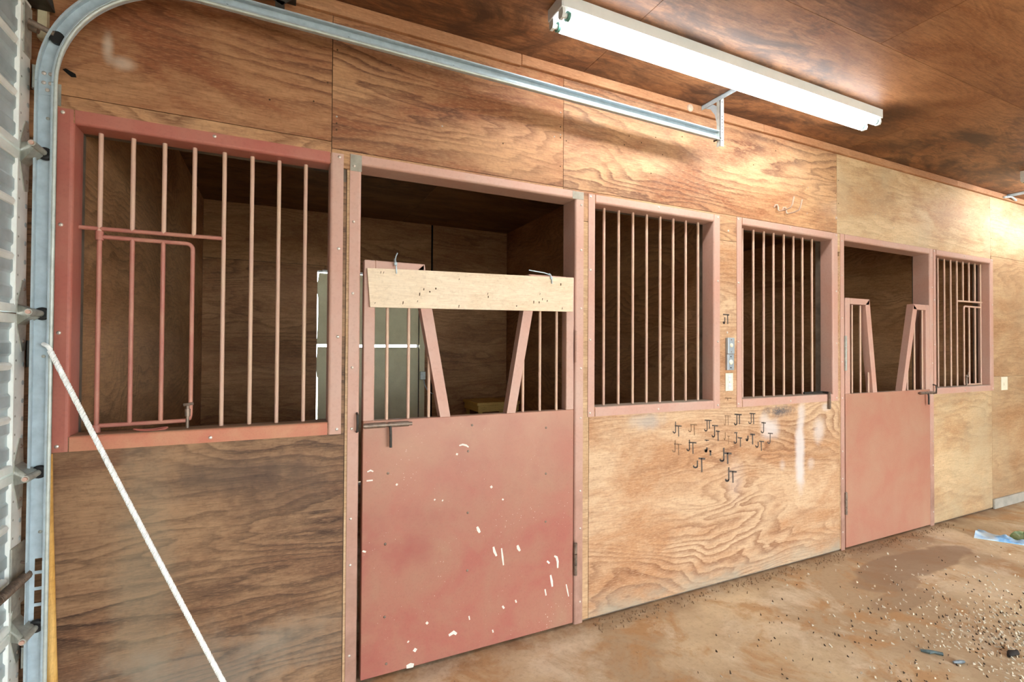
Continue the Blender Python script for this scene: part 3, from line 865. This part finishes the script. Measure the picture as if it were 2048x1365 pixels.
# lock: coil spring on its plate reaching to the track slots
lk = B(XD, XD + 0.006, YE - 0.082, YE + 0.016, 0.655, 0.865, b=0.002).build('lock_plate', M_zinc, gd)
MB().tube([(XD + 0.035, -0.36, 0.765), (XD + 0.033, -0.098, 0.765)], 0.006, 8).build('lock_bar', M_steel, lk)
hel = [(XD + 0.035 + 0.013 * math.cos(t), -0.345 + 0.235 * t / (2 * PI * 27), 0.765 + 0.013 * math.sin(t)) for t in [2 * PI * 27 * i / (27 * 10) for i in range(27 * 10 + 1)]]
MB().tube(hel, 0.0034, 5).build('coil_spring', M_rust, lk)
MB().tube([(XD + .034, -0.112, 0.765), (XD + .034, -0.098, 0.775), (XD + .02, -0.092, 0.79), (XD + .006, -0.10, 0.80)], 0.004, 6).build('spring_hook', M_steel, lk)

# ------------------------------------------------------------------ door track
tr = thing('door_track', 'galvanised steel garage door track curving from the jamb along the wall', 'track', (TX, -0.145, 0.02))
LIP = -0.161
def prof(inner=True, outer=True, web=True):
    t = 0.0016
    h = 0.0255
    P = []
    # closed outline of a thin C, rolled lip on the inner side
    return [(-h, TY), (h, TY), (h, LIP), (h - .006, LIP - .0015), (h - .0075, LIP + .003), (h - t, LIP + .003), (h - t, TY - t), (-h + t, TY - t), (-h + t, LIP + .004), (-h + .0075, LIP + .004), (-h + .0065, LIP - .003), (-h + .001, LIP - .005), (-h - .004, LIP - .002), (-h - .003, LIP + .008), (-h, LIP + .010)]
def vpath(z0, z1): return [(TX, z0), (TX, z1)], [(-1, 0), (-1, 0)]
vt = MB()
p, nn = vpath(0.02, 0.595); vt.sweep(p, nn, prof())
p, nn = vpath(0.815, 2.445); vt.sweep(p, nn, prof())
t_ = 0.0016; h_ = 0.0255
for side in (-1, 1):
    vt.box(TX + side * h_ - (t_ if side > 0 else 0), TX + side * h_ + (0 if side > 0 else t_), LIP, TY, 0.595, 0.815)
    a, b = sorted((TX + side * h_, TX + side * 0.011))
    vt.box(a, b, TY - t_, TY, 0.595, 0.815)
vt.box(TX + h_ - .0065, TX + h_ + .0045, LIP - .004, LIP + .004, 0.595, 0.815)
for z in (0.595, 0.652, 0.707, 0.762):
    vt.box(TX - .011, TX + .011, TY - t_, TY, z, z + 0.011)
vt.build('vertical_track', M_galv, tr)
cp_, cn_ = [], []
for i in range(25):
    a = PI / 2 * i / 24
    cp_.append((TX + RAD - RAD * math.cos(a), 2.447 + RAD * math.sin(a)))
    cn_.append((-math.cos(a), math.sin(a)))
MB().sweep(cp_, cn_, prof()).build('curved_track', M_galv, tr)
ZH = 2.447 + RAD
MB().sweep([(TX + RAD + .001, ZH), (2.462, ZH - 0.022)], [(0, 1), (0, 1)], prof()).build('horizontal_track', M_galv, tr)
# light rolled lip as its own visible strip
lip = MB()
path = [(TX + h_ + .0045, 0.02)] + [(TX + h_ + .0045, 2.447)] + [(TX + RAD - (RAD - h_ - .0045) * math.cos(PI / 2 * i / 16), 2.447 + (RAD - h_ - .0045) * math.sin(PI / 2 * i / 16)) for i in range(1, 17)] + [(2.462, ZH - 0.022 - h_ - .0045)]
lip.tube([(x, LIP - .001, z) for x, z in path], 0.0062, 8).build('rolled_lip', M_galv_l, tr)
B(TX - 0.024, TX + 0.021, TY - .0038, TY - .0016, 2.41, 2.505, b=0.0006).build('splice_plate', M_galv, tr)
for dx, z in ((-.010, 2.485), (.008, 2.485), (-.010, 2.452), (.008, 2.452), (0.0, 2.428)):
    MB().dome((TX + dx, TY - .0036, z), (0, -1, 0), 0.0068, 0.003, 10).build('splice_bolt', M_screw, tr)
for z in (2.33, 1.506, 0.905, 0.30):
    MB().dome((TX + 0.002, TY - .0016, z), (0, -1, 0), 0.006, 0.003, 8).build('splice_bolt', M_zinc, tr)
for i, x in enumerate((-0.20, 0.258, 0.735, 1.165, 1.55, 1.95, 2.33)):
    MB().dome((x, TY - .0016, ZH - 0.004 - 0.022 * (x + .29) / 2.75), (0, -1, 0), 0.006, 0.0025, 8).build('track_bolt', M_darkst, tr)
for z, zz, mt in ((2.43, 2.51, M_zinc), (1.47, 1.56, M_darkst), (0.45, 0.52, M_zinc)):
    MB().box(TX - .045, TX + .02, TY, TY + .003, z, zz).box(TX - .045, TX - .042, TY, -.0004, z, zz).box(TX - .045, TX - .005, -.0035, -.0004, z, zz).build('jamb_bracket', mt, tr)
# dark hanger plate above the bend
hg = MB()
hg.prism([(-0.085, 3.02), (-0.075, 2.985), (-0.005, 2.953), (0.045, 3.0), (0.05, 3.03)], 'y', -0.128, -0.122)
hg.box(-0.085, 0.05, -0.128, -0.03, 3.027, 3.033).box(-0.03, 0.005, -0.128, -0.124, 2.91, 2.97)
hg.box(-0.06, 0.02, -0.128, -0.124, 3.03, ZC)
hg.build('hanger_plate', M_darkst, tr)
# bracket at the far end: arm under the ceiling, drop strap, gusset
MB().box(2.44, 2.468, -0.34, -0.026, ZC - .004, ZC - .0005).box(2.44, 2.443, -0.34, -0.026, ZC - .030, ZC - .001).build('bracket_arm', M_galv, tr)
st = MB().box(2.448, 2.478, -0.168, -0.165, 2.80, ZC - .004).box(2.448, 2.451, -0.168, -0.140, 2.80, ZC - .004)
stp = st.build('drop_strap', M_galv_l, tr)
for z in (3.075, 2.985, 2.965, 2.945, 2.925, 2.905, 2.885, 2.835):
    MB().tube([(2.464, -0.1685, z), (2.464, -0.165, z)], 0.0042, 8).build('strap_hole', M_dark, stp)
gus = []
for i in range(9):
    a = PI / 2 * i / 8
    gus.append((-0.03 - 0.10 * math.sin(a) , ZC - 0.03 - 0.13 * (1 - math.cos(a))))
gp = [(-0.135, 2.955)] + gus[::-1] + [(-0.055, ZC - .03), (-0.10, 3.045), (-0.148, 2.99)]
MB().prism([(-0.05, ZC - .028), (-0.09, ZC - .05), (-0.125, ZC - .10), (-0.142, ZC - .17), (-0.165, ZC - .17), (-0.165, ZC - .12), (-0.15, ZC - .06), (-0.11, ZC - .028)], 'x', 2.449, 2.4515).build('gusset', M_galv, tr)
MB().tube([(2.449, -0.172, 2.847), (2.449, -0.118, 2.847)], 0.006, 8).build('end_bolt', M_darkst, tr)

# white batten and the dark angle behind the top of the door
tag(B(-0.803, -0.776, -0.030, -0.0005, 2.655, 3.04, b=0.003).build('wood_batten', plain('old_white_wood', (214, 200, 164), 0.6, 0, 0.3, 12)), 'narrow white painted batten on the wall behind the top of the track', 'batten')
ab = thing('angle_bracket', 'dark steel angle bolted to the wall above the white batten', 'bracket', (-0.79, -0.06, 2.755))
MB().box(-0.83, -0.752, -0.135, -0.031, 2.756, 2.762).build('flat_leg', M_darkst, ab)
MB().prism([(-0.83, 2.762), (-0.752, 2.762), (-0.765, 2.83), (-0.83, 2.88)], 'y', -0.036, -0.031).build('upright_leg', M_darkst, ab)

# ------------------------------------------------------------------ rope and pole
rp = thing('rope', 'white twisted rope pulled tight from the track down to the floor', 'rope', (0.0, -0.44, 0.0))
a, b = Vector((-0.704, -0.168, 1.525)), Vector((0.02, -0.449, 0.012))
dv = (b - a); L = dv.length; dn = dv.normalized()
u_ = dn.orthogonal().normalized(); v_ = dn.cross(u_)
for s in range(3):
    N = 640
    pts = []
    for i in range(N + 1):
        t = i / N
        an = 2 * PI * (t * L / 0.020 + s / 3)
        sag = -0.012 * math.sin(PI * t)
        pts.append(a + dv * t + (u_ * math.cos(an) + v_ * math.sin(an)) * 0.0042 + Vector((0, 0, sag)))
    MB().tube(pts, 0.0050, 5).build('strand', M_rope, rp)
MB().tube([(-0.704, -0.166, 1.528), (-0.709, -0.172, 1.54), (-0.722, -0.166, 1.548), (-0.726, -0.145, 1.545)], 0.007, 8).build('tied_end', M_rope, rp)
MB().tube([(0.02, -0.449, 0.014), (0.05, -0.44, 0.010), (0.07, -0.46, 0.009), (0.06, -0.49, 0.009), (0.03, -0.485, 0.012), (0.025, -0.455, 0.024), (0.06, -0.43, 0.011), (0.11, -0.42, 0.009)], 0.0085, 8).build('knot', M_rope, rp)
tag(MB().tube([(-0.700, -0.075, 0.0), (-0.722, -0.060, 0.45), (-0.745, -0.040, 0.95), (-0.752, -0.028, 1.15)], 0.016, 14, radii=[0.0165, 0.0165, 0.016, 0.015]).build('wooden_pole', M_handle), 'yellowish wooden pole leaning upright between the track and the wall', 'pole')

# ------------------------------------------------------------------ strip lights
tube_t = NT('lamp_tube')
tube_t.bsdf.inputs['Base Color'].default_value = (1, 1, 1, 1)
tube_t.bsdf.inputs['Emission Color'].default_value = (0.93, 0.97, 1.0, 1)
tube_t.bsdf.inputs['Emission Strength'].default_value = TUBE_POWER
M_tube = tube_t.mat
def strip_light(x0, yc, label, L=2.41):
    o = thing('strip_light', label, 'ceiling light', (x0 + L / 2, yc, ZC))
    # tray with sloped sides
    MB().prism([(yc - 0.064, ZC - .0005), (yc - 0.066, ZC - .056), (yc + 0.060, ZC - .056), (yc + 0.058, ZC - .0005)], 'x', x0, x0 + L).build('lamp_housing', M_white, o)
    for xe, sgn in ((x0, 1), (x0 + L, -1)):
        B(min(xe, xe - sgn * .008), max(xe, xe - sgn * .008), yc - .066, yc + .060, ZC - .058, ZC - .001, b=0.002).build('end_plate', M_white, o)
    for s in (-1, 1):
        y = yc + s * 0.042
        tb = MB().tube([(x0 + .045, y, ZC - .080), (x0 + L - .022, y, ZC - .080)], 0.0205, 16).build('lamp_tube', M_tube, o)
        for xe, sgn in ((x0, 1), (x0 + L, -1)):
            hb = MB().prism([(y - .016, ZC - .05), (y - .020, ZC - .082), (y - .012, ZC - .098), (y + .012, ZC - .098), (y + .020, ZC - .082), (y + .016, ZC - .05)], 'x', min(xe, xe + sgn * .014), max(xe, xe + sgn * .014)).tube([(xe + sgn * .012, y, ZC - .080), (xe + sgn * .034, y, ZC - .080)], 0.0115, 10)
            hb.build('lamp_holder', M_white, o)
            MB().tube([(xe + sgn * .030, y, ZC - .080), (xe + sgn * .044, y, ZC - .080)], 0.0212, 16).build('tube_cap', M_green, o)
    return o
strip_light(1.115, -0.440, 'long twin tube strip light directly above the two nearest windows')
strip_light(5.83, -0.440, 'twin tube strip light farther along the ceiling, cut off at the right edge')
strip_light(4.2, -4.2, 'added twin tube fill light, unseen behind the viewer, mid ceiling')  # extra unseen fixture, added as fill light

# ------------------------------------------------------------------ small fittings on the front wall
hk = thing('wall_hook', 'cream double prong wire hook on the wall above the third window', 'hook', (3.22, -0.01, 2.55))
M_cream = plain('cream_enamel', (204, 178, 156), 0.4, 0, 0.08)
for i, x in enumerate((3.176, 3.262)):
    z = 2.556 - 0.008 * i
    MB().tube([(x - 0.012, -0.002, z - .004), (x - .010, -0.008, z + 0.012), (x + .008, -0.010, z + 0.014), (x + .014, -0.011, z), (x + .014, -0.013, z - 0.024), (x + .015, -0.022, z - 0.034), (x + .015, -0.07, z - 0.034), (x + .016, -0.105, z - 0.028), (x + .016, -0.118, z - 0.008), (x + .018, -0.128, z + 0.042)], 0.0052, 8).build('prong', M_cream, hk)
def plate(x0, x1, z0, z1, mat, label, holes, name, cat, group=None, y0=-0.006):
    o = B(x0, x1, y0, 0.0, z0, z1, b=0.0025, seg=2).build(name, mat)
    tag(o, label, cat, group)
    o['_o'] = tuple(o.location)
    for (dx, dz, w_, h_2, m_, nm) in holes:
        cx, cz = (x0 + x1) / 2 + dx, (z0 + z1) / 2 + dz
        if w_ == h_2:
            MB().dome((cx, y0, cz), (0, -1, 0), w_, w_ * .45, 14).build(nm, m_, o)
        else:
            B(cx - w_, cx + w_, y0 - .003, y0, cz - h_2, cz + h_2, b=0.001).build(nm, m_, o)
    return o
plate(2.683, 2.744, 1.512, 1.620, M_bluegrey, 'grey metal plate, topmost of the three switch plates between the windows', [(0, .003, .014, .014, M_ivory, 'push_button'), (0, .04, .004, .004, M_steel, 'screw'), (0, -.04, .004, .004, M_steel, 'screw')], 'switch_plate', 'switch', y0=-0.022)
plate(2.683, 2.744, 1.404, 1.511, M_bluegrey, 'grey metal plate, middle one of the three switch plates between the windows', [(0, .0, .017, .017, M_ivory, 'push_button'), (0, .037, .005, .005, M_darkst, 'screw'), (0, -.037, .005, .005, M_darkst, 'screw')], 'switch_plate', 'switch', y0=-0.018)
plate(2.680, 2.749, 1.265, 1.384, M_ivory, 'ivory outlet plate below the grey plates between the windows', [(0, .028, .014, .018, M_white, 'socket'), (0, -.028, .014, .018, M_white, 'socket'), (-.005, .03, .0022, .006, M_darkst, 'slot'), (.007, .03, .0022, .006, M_darkst, 'slot'), (-.005, -.026, .0022, .006, M_darkst, 'slot'), (.007, -.026, .0022, .006, M_darkst, 'slot'), (0, 0, .003, .003, M_steel, 'screw')], 'outlet_plate', 'outlet')
plate(6.492, 6.622, 1.150, 1.281, M_ivory, 'ivory switch plate on the wall right of the last window', [(-.01, -.005, .008, .014, M_ivory, 'toggle'), (-.01, -.012, .004, .006, M_darkst, 'slot')], 'switch_plate', 'switch')
tag(MB().dome((2.342, -0.024, 3.074), (0, -1, 0), 0.024, 0.014, 16).dome((2.342, -0.036, 3.074), (0, -1, 0), 0.010, 0.006, 12).build('round_cap', M_cream), 'small round cream cap on the ceiling trim beside the track bracket', 'cap')
# bent bar latch lying on the sill of the third window
lt = thing('bar_latch', 'rusty bent bar latch lying on the sill of the third window', 'latch', (3.7, 0.0, 1.2))
MB().box(3.545, 3.765, 0.035, 0.047, 1.211, 1.226).box(3.753, 3.765, -0.012, 0.047, 1.211, 1.226).build('flat_bar', M_darkst, lt)
MB().box(3.753, 3.766, -0.020, -0.008, 1.095, 1.226).box(3.766, 3.772, -0.018, -0.009, 1.10, 1.20).build('drop_leg', M_steel, lt)
# perforated strap at the right edge
ps = thing('perforated_strap', 'galvanised strap on the ceiling trim at the far right edge', 'bracket', (6.6, -0.05, 3.08))
MB().box(6.58, 6.608, -0.30, -0.025, ZC - .004, ZC - .0005).box(6.58, 6.583, -0.30, -0.025, ZC - .03, ZC - .001).build('ceiling_leg', M_galv, ps)
MB().tube([(6.50, -0.034, 3.07), (6.60, -0.05, 3.085), (6.75, -0.034, 3.072)], 0.01, 8).build('twisted_wire', M_galv, ps)

# nail heads and a few marks in the upper sheets, as parts of the wall
for i in range(54):
    x = random.choice((0.185, 0.225, 1.405, 1.443, 3.86, 3.90, 6.28, 6.32)) if i % 2 else random.uniform(-0.5, 6.2)
    z = random.uniform(2.5, 3.02)
    MB().dome((x, -.0002, z), (0, -1, 0), 0.0042, 0.0014, 6).build('nail_head', M_mark if i % 3 else M_zinc, wall)
MB().prism([(-0.738, 2.568), (-0.728, 2.574), (-0.700, 2.560), (-0.697, 2.548), (-0.712, 2.546)], 'y', -0.0022, -0.0002).build('knot_plug', M_dark, wall)
MB().dome((3.87, 0, 2.56), (0, -1, 0), 0.012, 0.006, 10).build('nail_head', M_cream, wall)
for x, z in ((2.71, 2.335), (2.70, 1.655)):
    MB().dome((x, -.0002, z), (0, -1, 0), 0.008, 0.004, 8).build('nail_head', M_screw, wall)

# ------------------------------------------------------------------ JT letters painted on the wall
def stroke(mb, pts, w):
    for (p, q) in zip(pts, pts[1:]):
        dx, dz = q[0] - p[0], q[1] - p[1]
        L_ = math.hypot(dx, dz) or 1e-6
        nx, nz = -dz / L_ * w, dx / L_ * w
        ex, ez = dx / L_ * w * .5, dz / L_ * w * .5
        mb.prism([(p[0] - ex + nx, p[1] - ez + nz), (q[0] + ex + nx, q[1] + ez + nz), (q[0] + ex - nx, q[1] + ez - nz), (p[0] - ex - nx, p[1] - ez - nz)], 'y', -0.0007, -0.0001)
# each pair of letters: paint, half stroke width, strokes as (x, z) points on the wall in metres
LETTERS = [
    (M_ink, 0.0038, [[(2.2489, 1.0865), (2.249, 1.0273), (2.2469, 1.0205), (2.2398, 1.0171), (2.2316, 1.0207), (2.2286, 1.0287)], [(2.2438, 1.0619), (2.2973, 1.0562)], [(2.2725, 1.0601), (2.2747, 0.9944)]]),
    (M_inkf, 0.0029, [[(2.3791, 1.0598), (2.3792, 1.0265), (2.377, 1.0195), (2.3696, 1.0161), (2.3612, 1.0198), (2.358, 1.0279)], [(2.3749, 1.0616), (2.4282, 1.056)], [(2.4047, 1.0598), (2.4069, 0.9929)]]),
    (M_ink, 0.0040, [[(2.5174, 1.0811), (2.5174, 1.0222), (2.5152, 1.0151), (2.5075, 1.0116), (2.4988, 1.0154), (2.4955, 1.0237)], [(2.4976, 1.0823), (2.555, 1.0765)], [(2.5373, 1.08), (2.5395, 1.0272)]]),
    (M_ink, 0.0044, [[(2.584, 1.039), (2.584, 0.9788), (2.5818, 0.9716), (2.574, 0.9681), (2.5651, 0.972), (2.5617, 0.9804)], [(2.5639, 1.0435), (2.611, 1.039)], [(2.5975, 1.0056), (2.6291, 1.001)], [(2.6144, 1.0044), (2.6167, 0.9422)]]),
    (M_inkf, 0.0026, [[(2.6851, 1.1004), (2.6851, 1.05), (2.6828, 1.0427), (2.6789, 1.0389), (2.6733, 1.0425), (2.6713, 1.0508)], [(2.677, 1.1024), (2.7325, 1.097)], [(2.707, 1.1008), (2.7093, 1.037)]]),
    (M_ink, 0.0046, [[(2.7901, 1.1047), (2.79, 1.0462), (2.7877, 1.0388), (2.7794, 1.0351), (2.77, 1.039), (2.7665, 1.0476)], [(2.77, 1.1058), (2.8341, 1.0999)], [(2.8138, 1.1035), (2.8161, 1.0387)]]),
    (M_ink, 0.0040, [[(2.9285, 1.1043), (2.9284, 1.0464), (2.926, 1.0389), (2.9174, 1.0351), (2.9076, 1.0391), (2.904, 1.0478)], [(2.9138, 1.105), (2.9679, 1.0997)], [(2.9506, 1.1031), (2.953, 1.0313)]]),
    (M_ink, 0.0042, [[(3.0528, 1.0356), (3.0527, 0.9751), (3.0502, 0.9675), (3.0413, 0.9638), (3.0313, 0.9679), (3.0275, 0.9768)], [(3.0326, 1.0342), (3.0731, 1.0292)]]),
    (M_ink, 0.0038, [[(3.1189, 0.9532), (3.1188, 0.8957), (3.1162, 0.8881), (3.1072, 0.8844), (3.097, 0.8887), (3.0932, 0.8977)], [(3.0984, 0.9564), (3.1447, 0.9514)]]),
    (M_inkf, 0.0026, [[(2.6816, 0.9892), (2.6816, 0.9538), (2.6793, 0.9465), (2.6764, 0.9426), (2.6718, 0.9463), (2.6701, 0.9546)], [(2.7023, 0.9655), (2.7232, 0.9615)], [(2.7116, 0.9648), (2.7139, 0.9167)]]),
    (M_ink, 0.0042, [[(2.7864, 0.9779), (2.7864, 0.9227), (2.784, 0.9154), (2.7758, 0.9119), (2.7664, 0.9159), (2.7629, 0.9245)], [(2.7676, 0.9825), (2.7935, 0.9807)], [(2.8006, 0.9468), (2.8387, 0.9415)], [(2.822, 0.9452), (2.8243, 0.8863)]]),
    (M_ink, 0.0060, [[(2.8966, 0.9516), (2.8966, 0.933), (2.8941, 0.9256), (2.8889, 0.9217), (2.8821, 0.9256), (2.8796, 0.9342)], [(2.921, 0.9618), (2.9627, 0.9563)], [(2.9406, 0.9604), (2.9429, 0.8938)]]),
    (M_ink, 0.0044, [[(2.9974, 0.9033), (2.9974, 0.8793), (2.9949, 0.8717), (2.9861, 0.8682), (2.9762, 0.8724), (2.9725, 0.8812)], [(3.0099, 0.9075), (3.0551, 0.9014)], [(3.0274, 0.9061), (3.0298, 0.8422)]]),
    (M_inkf, 0.0032, [[(2.246, 0.97), (2.2461, 0.9094), (2.2441, 0.9026), (2.2369, 0.8993), (2.2288, 0.9031), (2.2257, 0.9111)], [(2.2389, 0.9488), (2.2975, 0.9419)], [(2.2727, 0.9462), (2.2749, 0.8766)]]),
    (M_ink, 0.0042, [[(2.3644, 0.9643), (2.3645, 0.9074), (2.3624, 0.9005), (2.355, 0.8972), (2.3466, 0.901), (2.3434, 0.9092)], [(2.3602, 0.9488), (2.4219, 0.9417)], [(2.393, 0.9463), (2.3952, 0.8763)]]),
    (M_ink, 0.0072, [[(2.5153, 0.9014), (2.5153, 0.8902), (2.5131, 0.8831), (2.5084, 0.8795), (2.5022, 0.8832), (2.4999, 0.8914)]]),
    (M_ink, 0.0064, [[(2.5396, 0.8801), (2.5529, 0.8765)], [(2.5462, 0.8795), (2.5484, 0.8526)]]),
    (M_ink, 0.0032, [[(2.4977, 0.9543), (2.5307, 0.9494)], [(2.5109, 0.9533), (2.5131, 0.9467)]]),
    (M_ink, 0.0064, [[(2.6678, 0.8873), (2.6678, 0.8134), (2.6655, 0.8062), (2.6524, 0.8033), (2.6388, 0.8078), (2.6337, 0.8165)], [(2.677, 0.8537), (2.7371, 0.846)], [(2.7023, 0.8515), (2.7046, 0.7836)]]),
    (M_ink, 0.0054, [[(2.4327, 0.8253), (2.4328, 0.7935), (2.4306, 0.7865), (2.4173, 0.7838), (2.4036, 0.7884), (2.3985, 0.7968)], [(2.4456, 0.8401), (2.4978, 0.8329)], [(2.4694, 0.8379), (2.4717, 0.7513)]]),
    (M_ink, 0.0062, [[(2.7138, 0.7546), (2.7138, 0.677), (2.7115, 0.6698), (2.7003, 0.6669), (2.6883, 0.6715), (2.6839, 0.6802)], [(2.7231, 0.7289), (2.7839, 0.7202)], [(2.7511, 0.726), (2.7534, 0.6528)]]),
    (M_ink, 0.0046, [[(2.6771, 1.754), (2.6771, 1.7258), (2.6748, 1.7183), (2.6709, 1.714), (2.6654, 1.7172), (2.6633, 1.7254)], [(2.6633, 1.7734), (2.7165, 1.7727)], [(2.7025, 1.7748), (2.7048, 1.7133)]]),
    (M_inkf, 0.0037, [[(2.6816, 1.2194), (2.7373, 1.2148)], [(2.7024, 1.2186), (2.7047, 1.2036)]]),
]
for mat, w, strokes in LETTERS:
    mb = MB()
    for pts in strokes:
        stroke(mb, pts, w)
    mb.build('painted_letters', mat, wall)

# ------------------------------------------------------------------ things inside the stalls
bn = thing('workbench', 'yellow pine table in the corner of the dark stall behind the near door', 'table', (2.34, 3.15, 0.0))
o = B(2.07, 2.62, 2.95, 3.44, 0.868, 0.905, b=0.004).build('table_top', M_bench, bn); o['seed'] = 2.0
B(2.085, 2.605, 2.955, 2.975, 0.795, 0.868, b=0.003).build('apron', M_bench, bn)
B(2.085, 2.105, 2.975, 3.43, 0.795, 0.868, b=0.003).build('apron', M_bench, bn)
for x in (2.105, 2.555):
    for y in (2.976, 3.39):
        B(x, x + 0.04, y, y + 0.04, 0.0, 0.868, b=0.003).build('leg', M_bench, bn)
bx = thing('conduit_box', 'small metal box with a drooping cord on the stall door jamb', 'electrical box', (1.545, 3.41, 1.16))
B(1.512, 1.576, 3.375, 3.425, 1.160, 1.255, b=0.004).build('box', M_galv_l, bx)
MB().tube([(1.556, 3.38, 1.165), (1.566, 3.375, 1.10), (1.60, 3.372, 1.03), (1.66, 3.38, 0.99), (1.74, 3.42, 0.985)], 0.006, 8).build('cord', M_galv, bx)

# ------------------------------------------------------------------ floor litter
bag = MB()
def bag_h(u, v):
    return 0.012 + 0.028 * (0.5 + 0.5 * math.sin(7.3 * u + 3.1 * v)) * (0.5 + 0.5 * math.cos(9.1 * v - 2.2 * u)) + 0.004 * math.sin(19 * u + 11 * v)
def crumpled(outline_a, outline_b, n, mlt, mat_name, c1, c2, scale):
    """two long edges joined by a creased sheet with a folded rim"""
    V = []; F = []
    K = 9
    for i in range(n):
        t = i / (n - 1)
        A = Vector(outline_a(t)); Bv = Vector(outline_b(t))
        for k in range(K):
            s = k / (K - 1)
            p = A.lerp(Bv, s)
            h = mlt * bag_h(t * 1.6, s) * math.sin(PI * min(1, max(0, s * 0.86 + 0.07))) + 0.004
            V.append((p.x, p.y, h))
    nb = len(V)
    for i in range(n):
        for k in range(K):
            V.append((V[i * K + k][0], V[i * K + k][1], 0.0005))
    for i in range(n - 1):
        for k in range(K - 1):
            F.append((i * K + k, i * K + k + 1, (i + 1) * K + k + 1, (i + 1) * K + k))
            F.append((nb + i * K + k, nb + (i + 1) * K + k, nb + (i + 1) * K + k + 1, nb + i * K + k + 1))
        for k in (0, K - 1):
            F.append((i * K + k, (i + 1) * K + k, nb + (i + 1) * K + k, nb + i * K + k))
    for i in (0, n - 1):
        for k in range(K - 1):
            F.append((i * K + k, i * K + k + 1, nb + i * K + k + 1, nb + i * K + k))
    t = NT(mat_name)
    P = t.coord()
    c = t.mix(t.ramp(t.noise(P, scale, 5, 0.6, 0.6), [(0.42, 0.0), (0.6, 1.0)]), srgb(*c1), srgb(*c2))
    mt = t.out(c, 0.3)
    return MB().add(V, F, True), mt
fb = thing('feed_sack', 'crumpled empty sack, blue and white with green, on the floor at right', 'bag', (5.5, -0.38, 0.0))
mb, mt = crumpled(lambda t: (5.43 - 0.02 * t, -0.235 - 0.26 * t + 0.015 * math.sin(9 * t), 0), lambda t: (5.185 + 0.21 * t, -0.30 - 0.30 * t, 0), 22, 1.1, 'sack_blue', (84, 150, 204), (196, 216, 226), 4)
mb.build('blue_end', mt, fb)
mb, mt = crumpled(lambda t: (5.47 + 0.42 * t, -0.42 - 0.22 * t + 0.03 * math.sin(7 * t), 0), lambda t: (5.40 + 0.24 * t, -0.60 - 0.40 * t, 0), 18, 3.2, 'sack_green', (88, 130, 66), (176, 196, 150), 9)
mb.build('green_end', mt, fb)

def chip_cloud(n, f, sz, name, mat):
    mb = MB()
    k = 0
    while k < n:
        x, y = f()
        if not (0.4 < x < 9 and -3.2 < y < -0.03):
            continue
        k += 1
        a = random.uniform(0, PI); l = random.uniform(*sz); wv = l * random.uniform(0.2, 0.6)
        ca, sa = math.cos(a), math.sin(a)
        z = random.uniform(0.001, 0.004); tilt = random.uniform(0, 0.006)
        q = [(-l, -wv), (l * .8, -wv * .7), (l, wv), (-l * .7, wv)]
        vs = [(x + ca * u - sa * v, y + sa * u + ca * v, z + tilt * (u / l + 1)) for u, v in q] + [(x + ca * u * .9 - sa * v * .9, y + sa * u * .9 + ca * v * .9, 0.0) for u, v in q]
        mb.add(vs, [(0, 1, 2, 3), (0, 4, 5, 1), (1, 5, 6, 2), (2, 6, 7, 3), (3, 7, 4, 0)])
    o = mb.build(name, mat)
    o['kind'] = 'stuff'
    return o
g = random.gauss
tag(chip_cloud(1300, lambda: ((g(3.62, 0.32), g(-1.22, 0.20)) if random.random() < 0.62 else (g(3.6, 0.7), g(-0.95, 0.35))), (0.002, 0.009), 'wood_shavings', plain('shaving_pale', (228, 216, 192), 0.8, 0, 0.3, 30)), 'pale wood shavings scattered over the floor at lower right', 'wood shavings')
tag(chip_cloud(600, lambda: ((g(3.62, 0.3), g(-1.22, 0.20)) if random.random() < 0.5 else (g(3.2, 0.8), g(-0.95, 0.35))), (0.002, 0.006), 'dark_crumbs', plain('crumb_dark', (74, 58, 44), 0.9, 0, 0.3, 30)), 'dark crumbs of dirt and bark scattered over the floor at lower right', 'debris')
tag(chip_cloud(500, lambda: (random.uniform(1.6, 5.4), -abs(g(0.0, 0.05)) - 0.03), (0.002, 0.005), 'swept_dirt', plain('crumb_brown', (136, 108, 80), 0.9, 0, 0.3, 30)), 'brown crumbs lying along the foot of the plywood wall', 'debris')
tl = MB().tube([(2.985, -0.955, 0.008), (3.0, -0.985, 0.012), (3.025, -0.99, 0.009), (3.05, -1.02, 0.007)], 0.008, 7, radii=[.006, .010, .007, .009]).build('plastic_scrap', plain('teal_plastic', (92, 108, 108), 0.5, 0, 0.4, 50))
tag(tl, 'small teal plastic scrap on the floor among the shavings', 'scrap')
tl = MB().tube([(3.02, -1.075, 0.007), (3.05, -1.09, 0.010), (3.075, -1.095, 0.007)], 0.008, 7, radii=[.006, .009, .006]).build('plastic_scrap', plain('blue_plastic', (124, 134, 140), 0.5, 0, 0.4, 50))
tag(tl, 'bluish grey scrap on the floor nearest the frame bottom, right of the teal scrap', 'scrap')
tl = MB().tube([(3.33, -1.17, 0.010), (3.36, -1.165, 0.014), (3.40, -1.175, 0.012), (3.43, -1.165, 0.008)], 0.01, 8, radii=[.008, .014, .012, .007]).build('dirt_clod', plain('black_clod', (52, 46, 42), 0.9, 0, 0.4, 50))
tag(tl, 'black clod of dirt on the floor at the lower right', 'debris')

for o in list(bpy.data.objects):
    if '_o' in o:
        del o['_o']
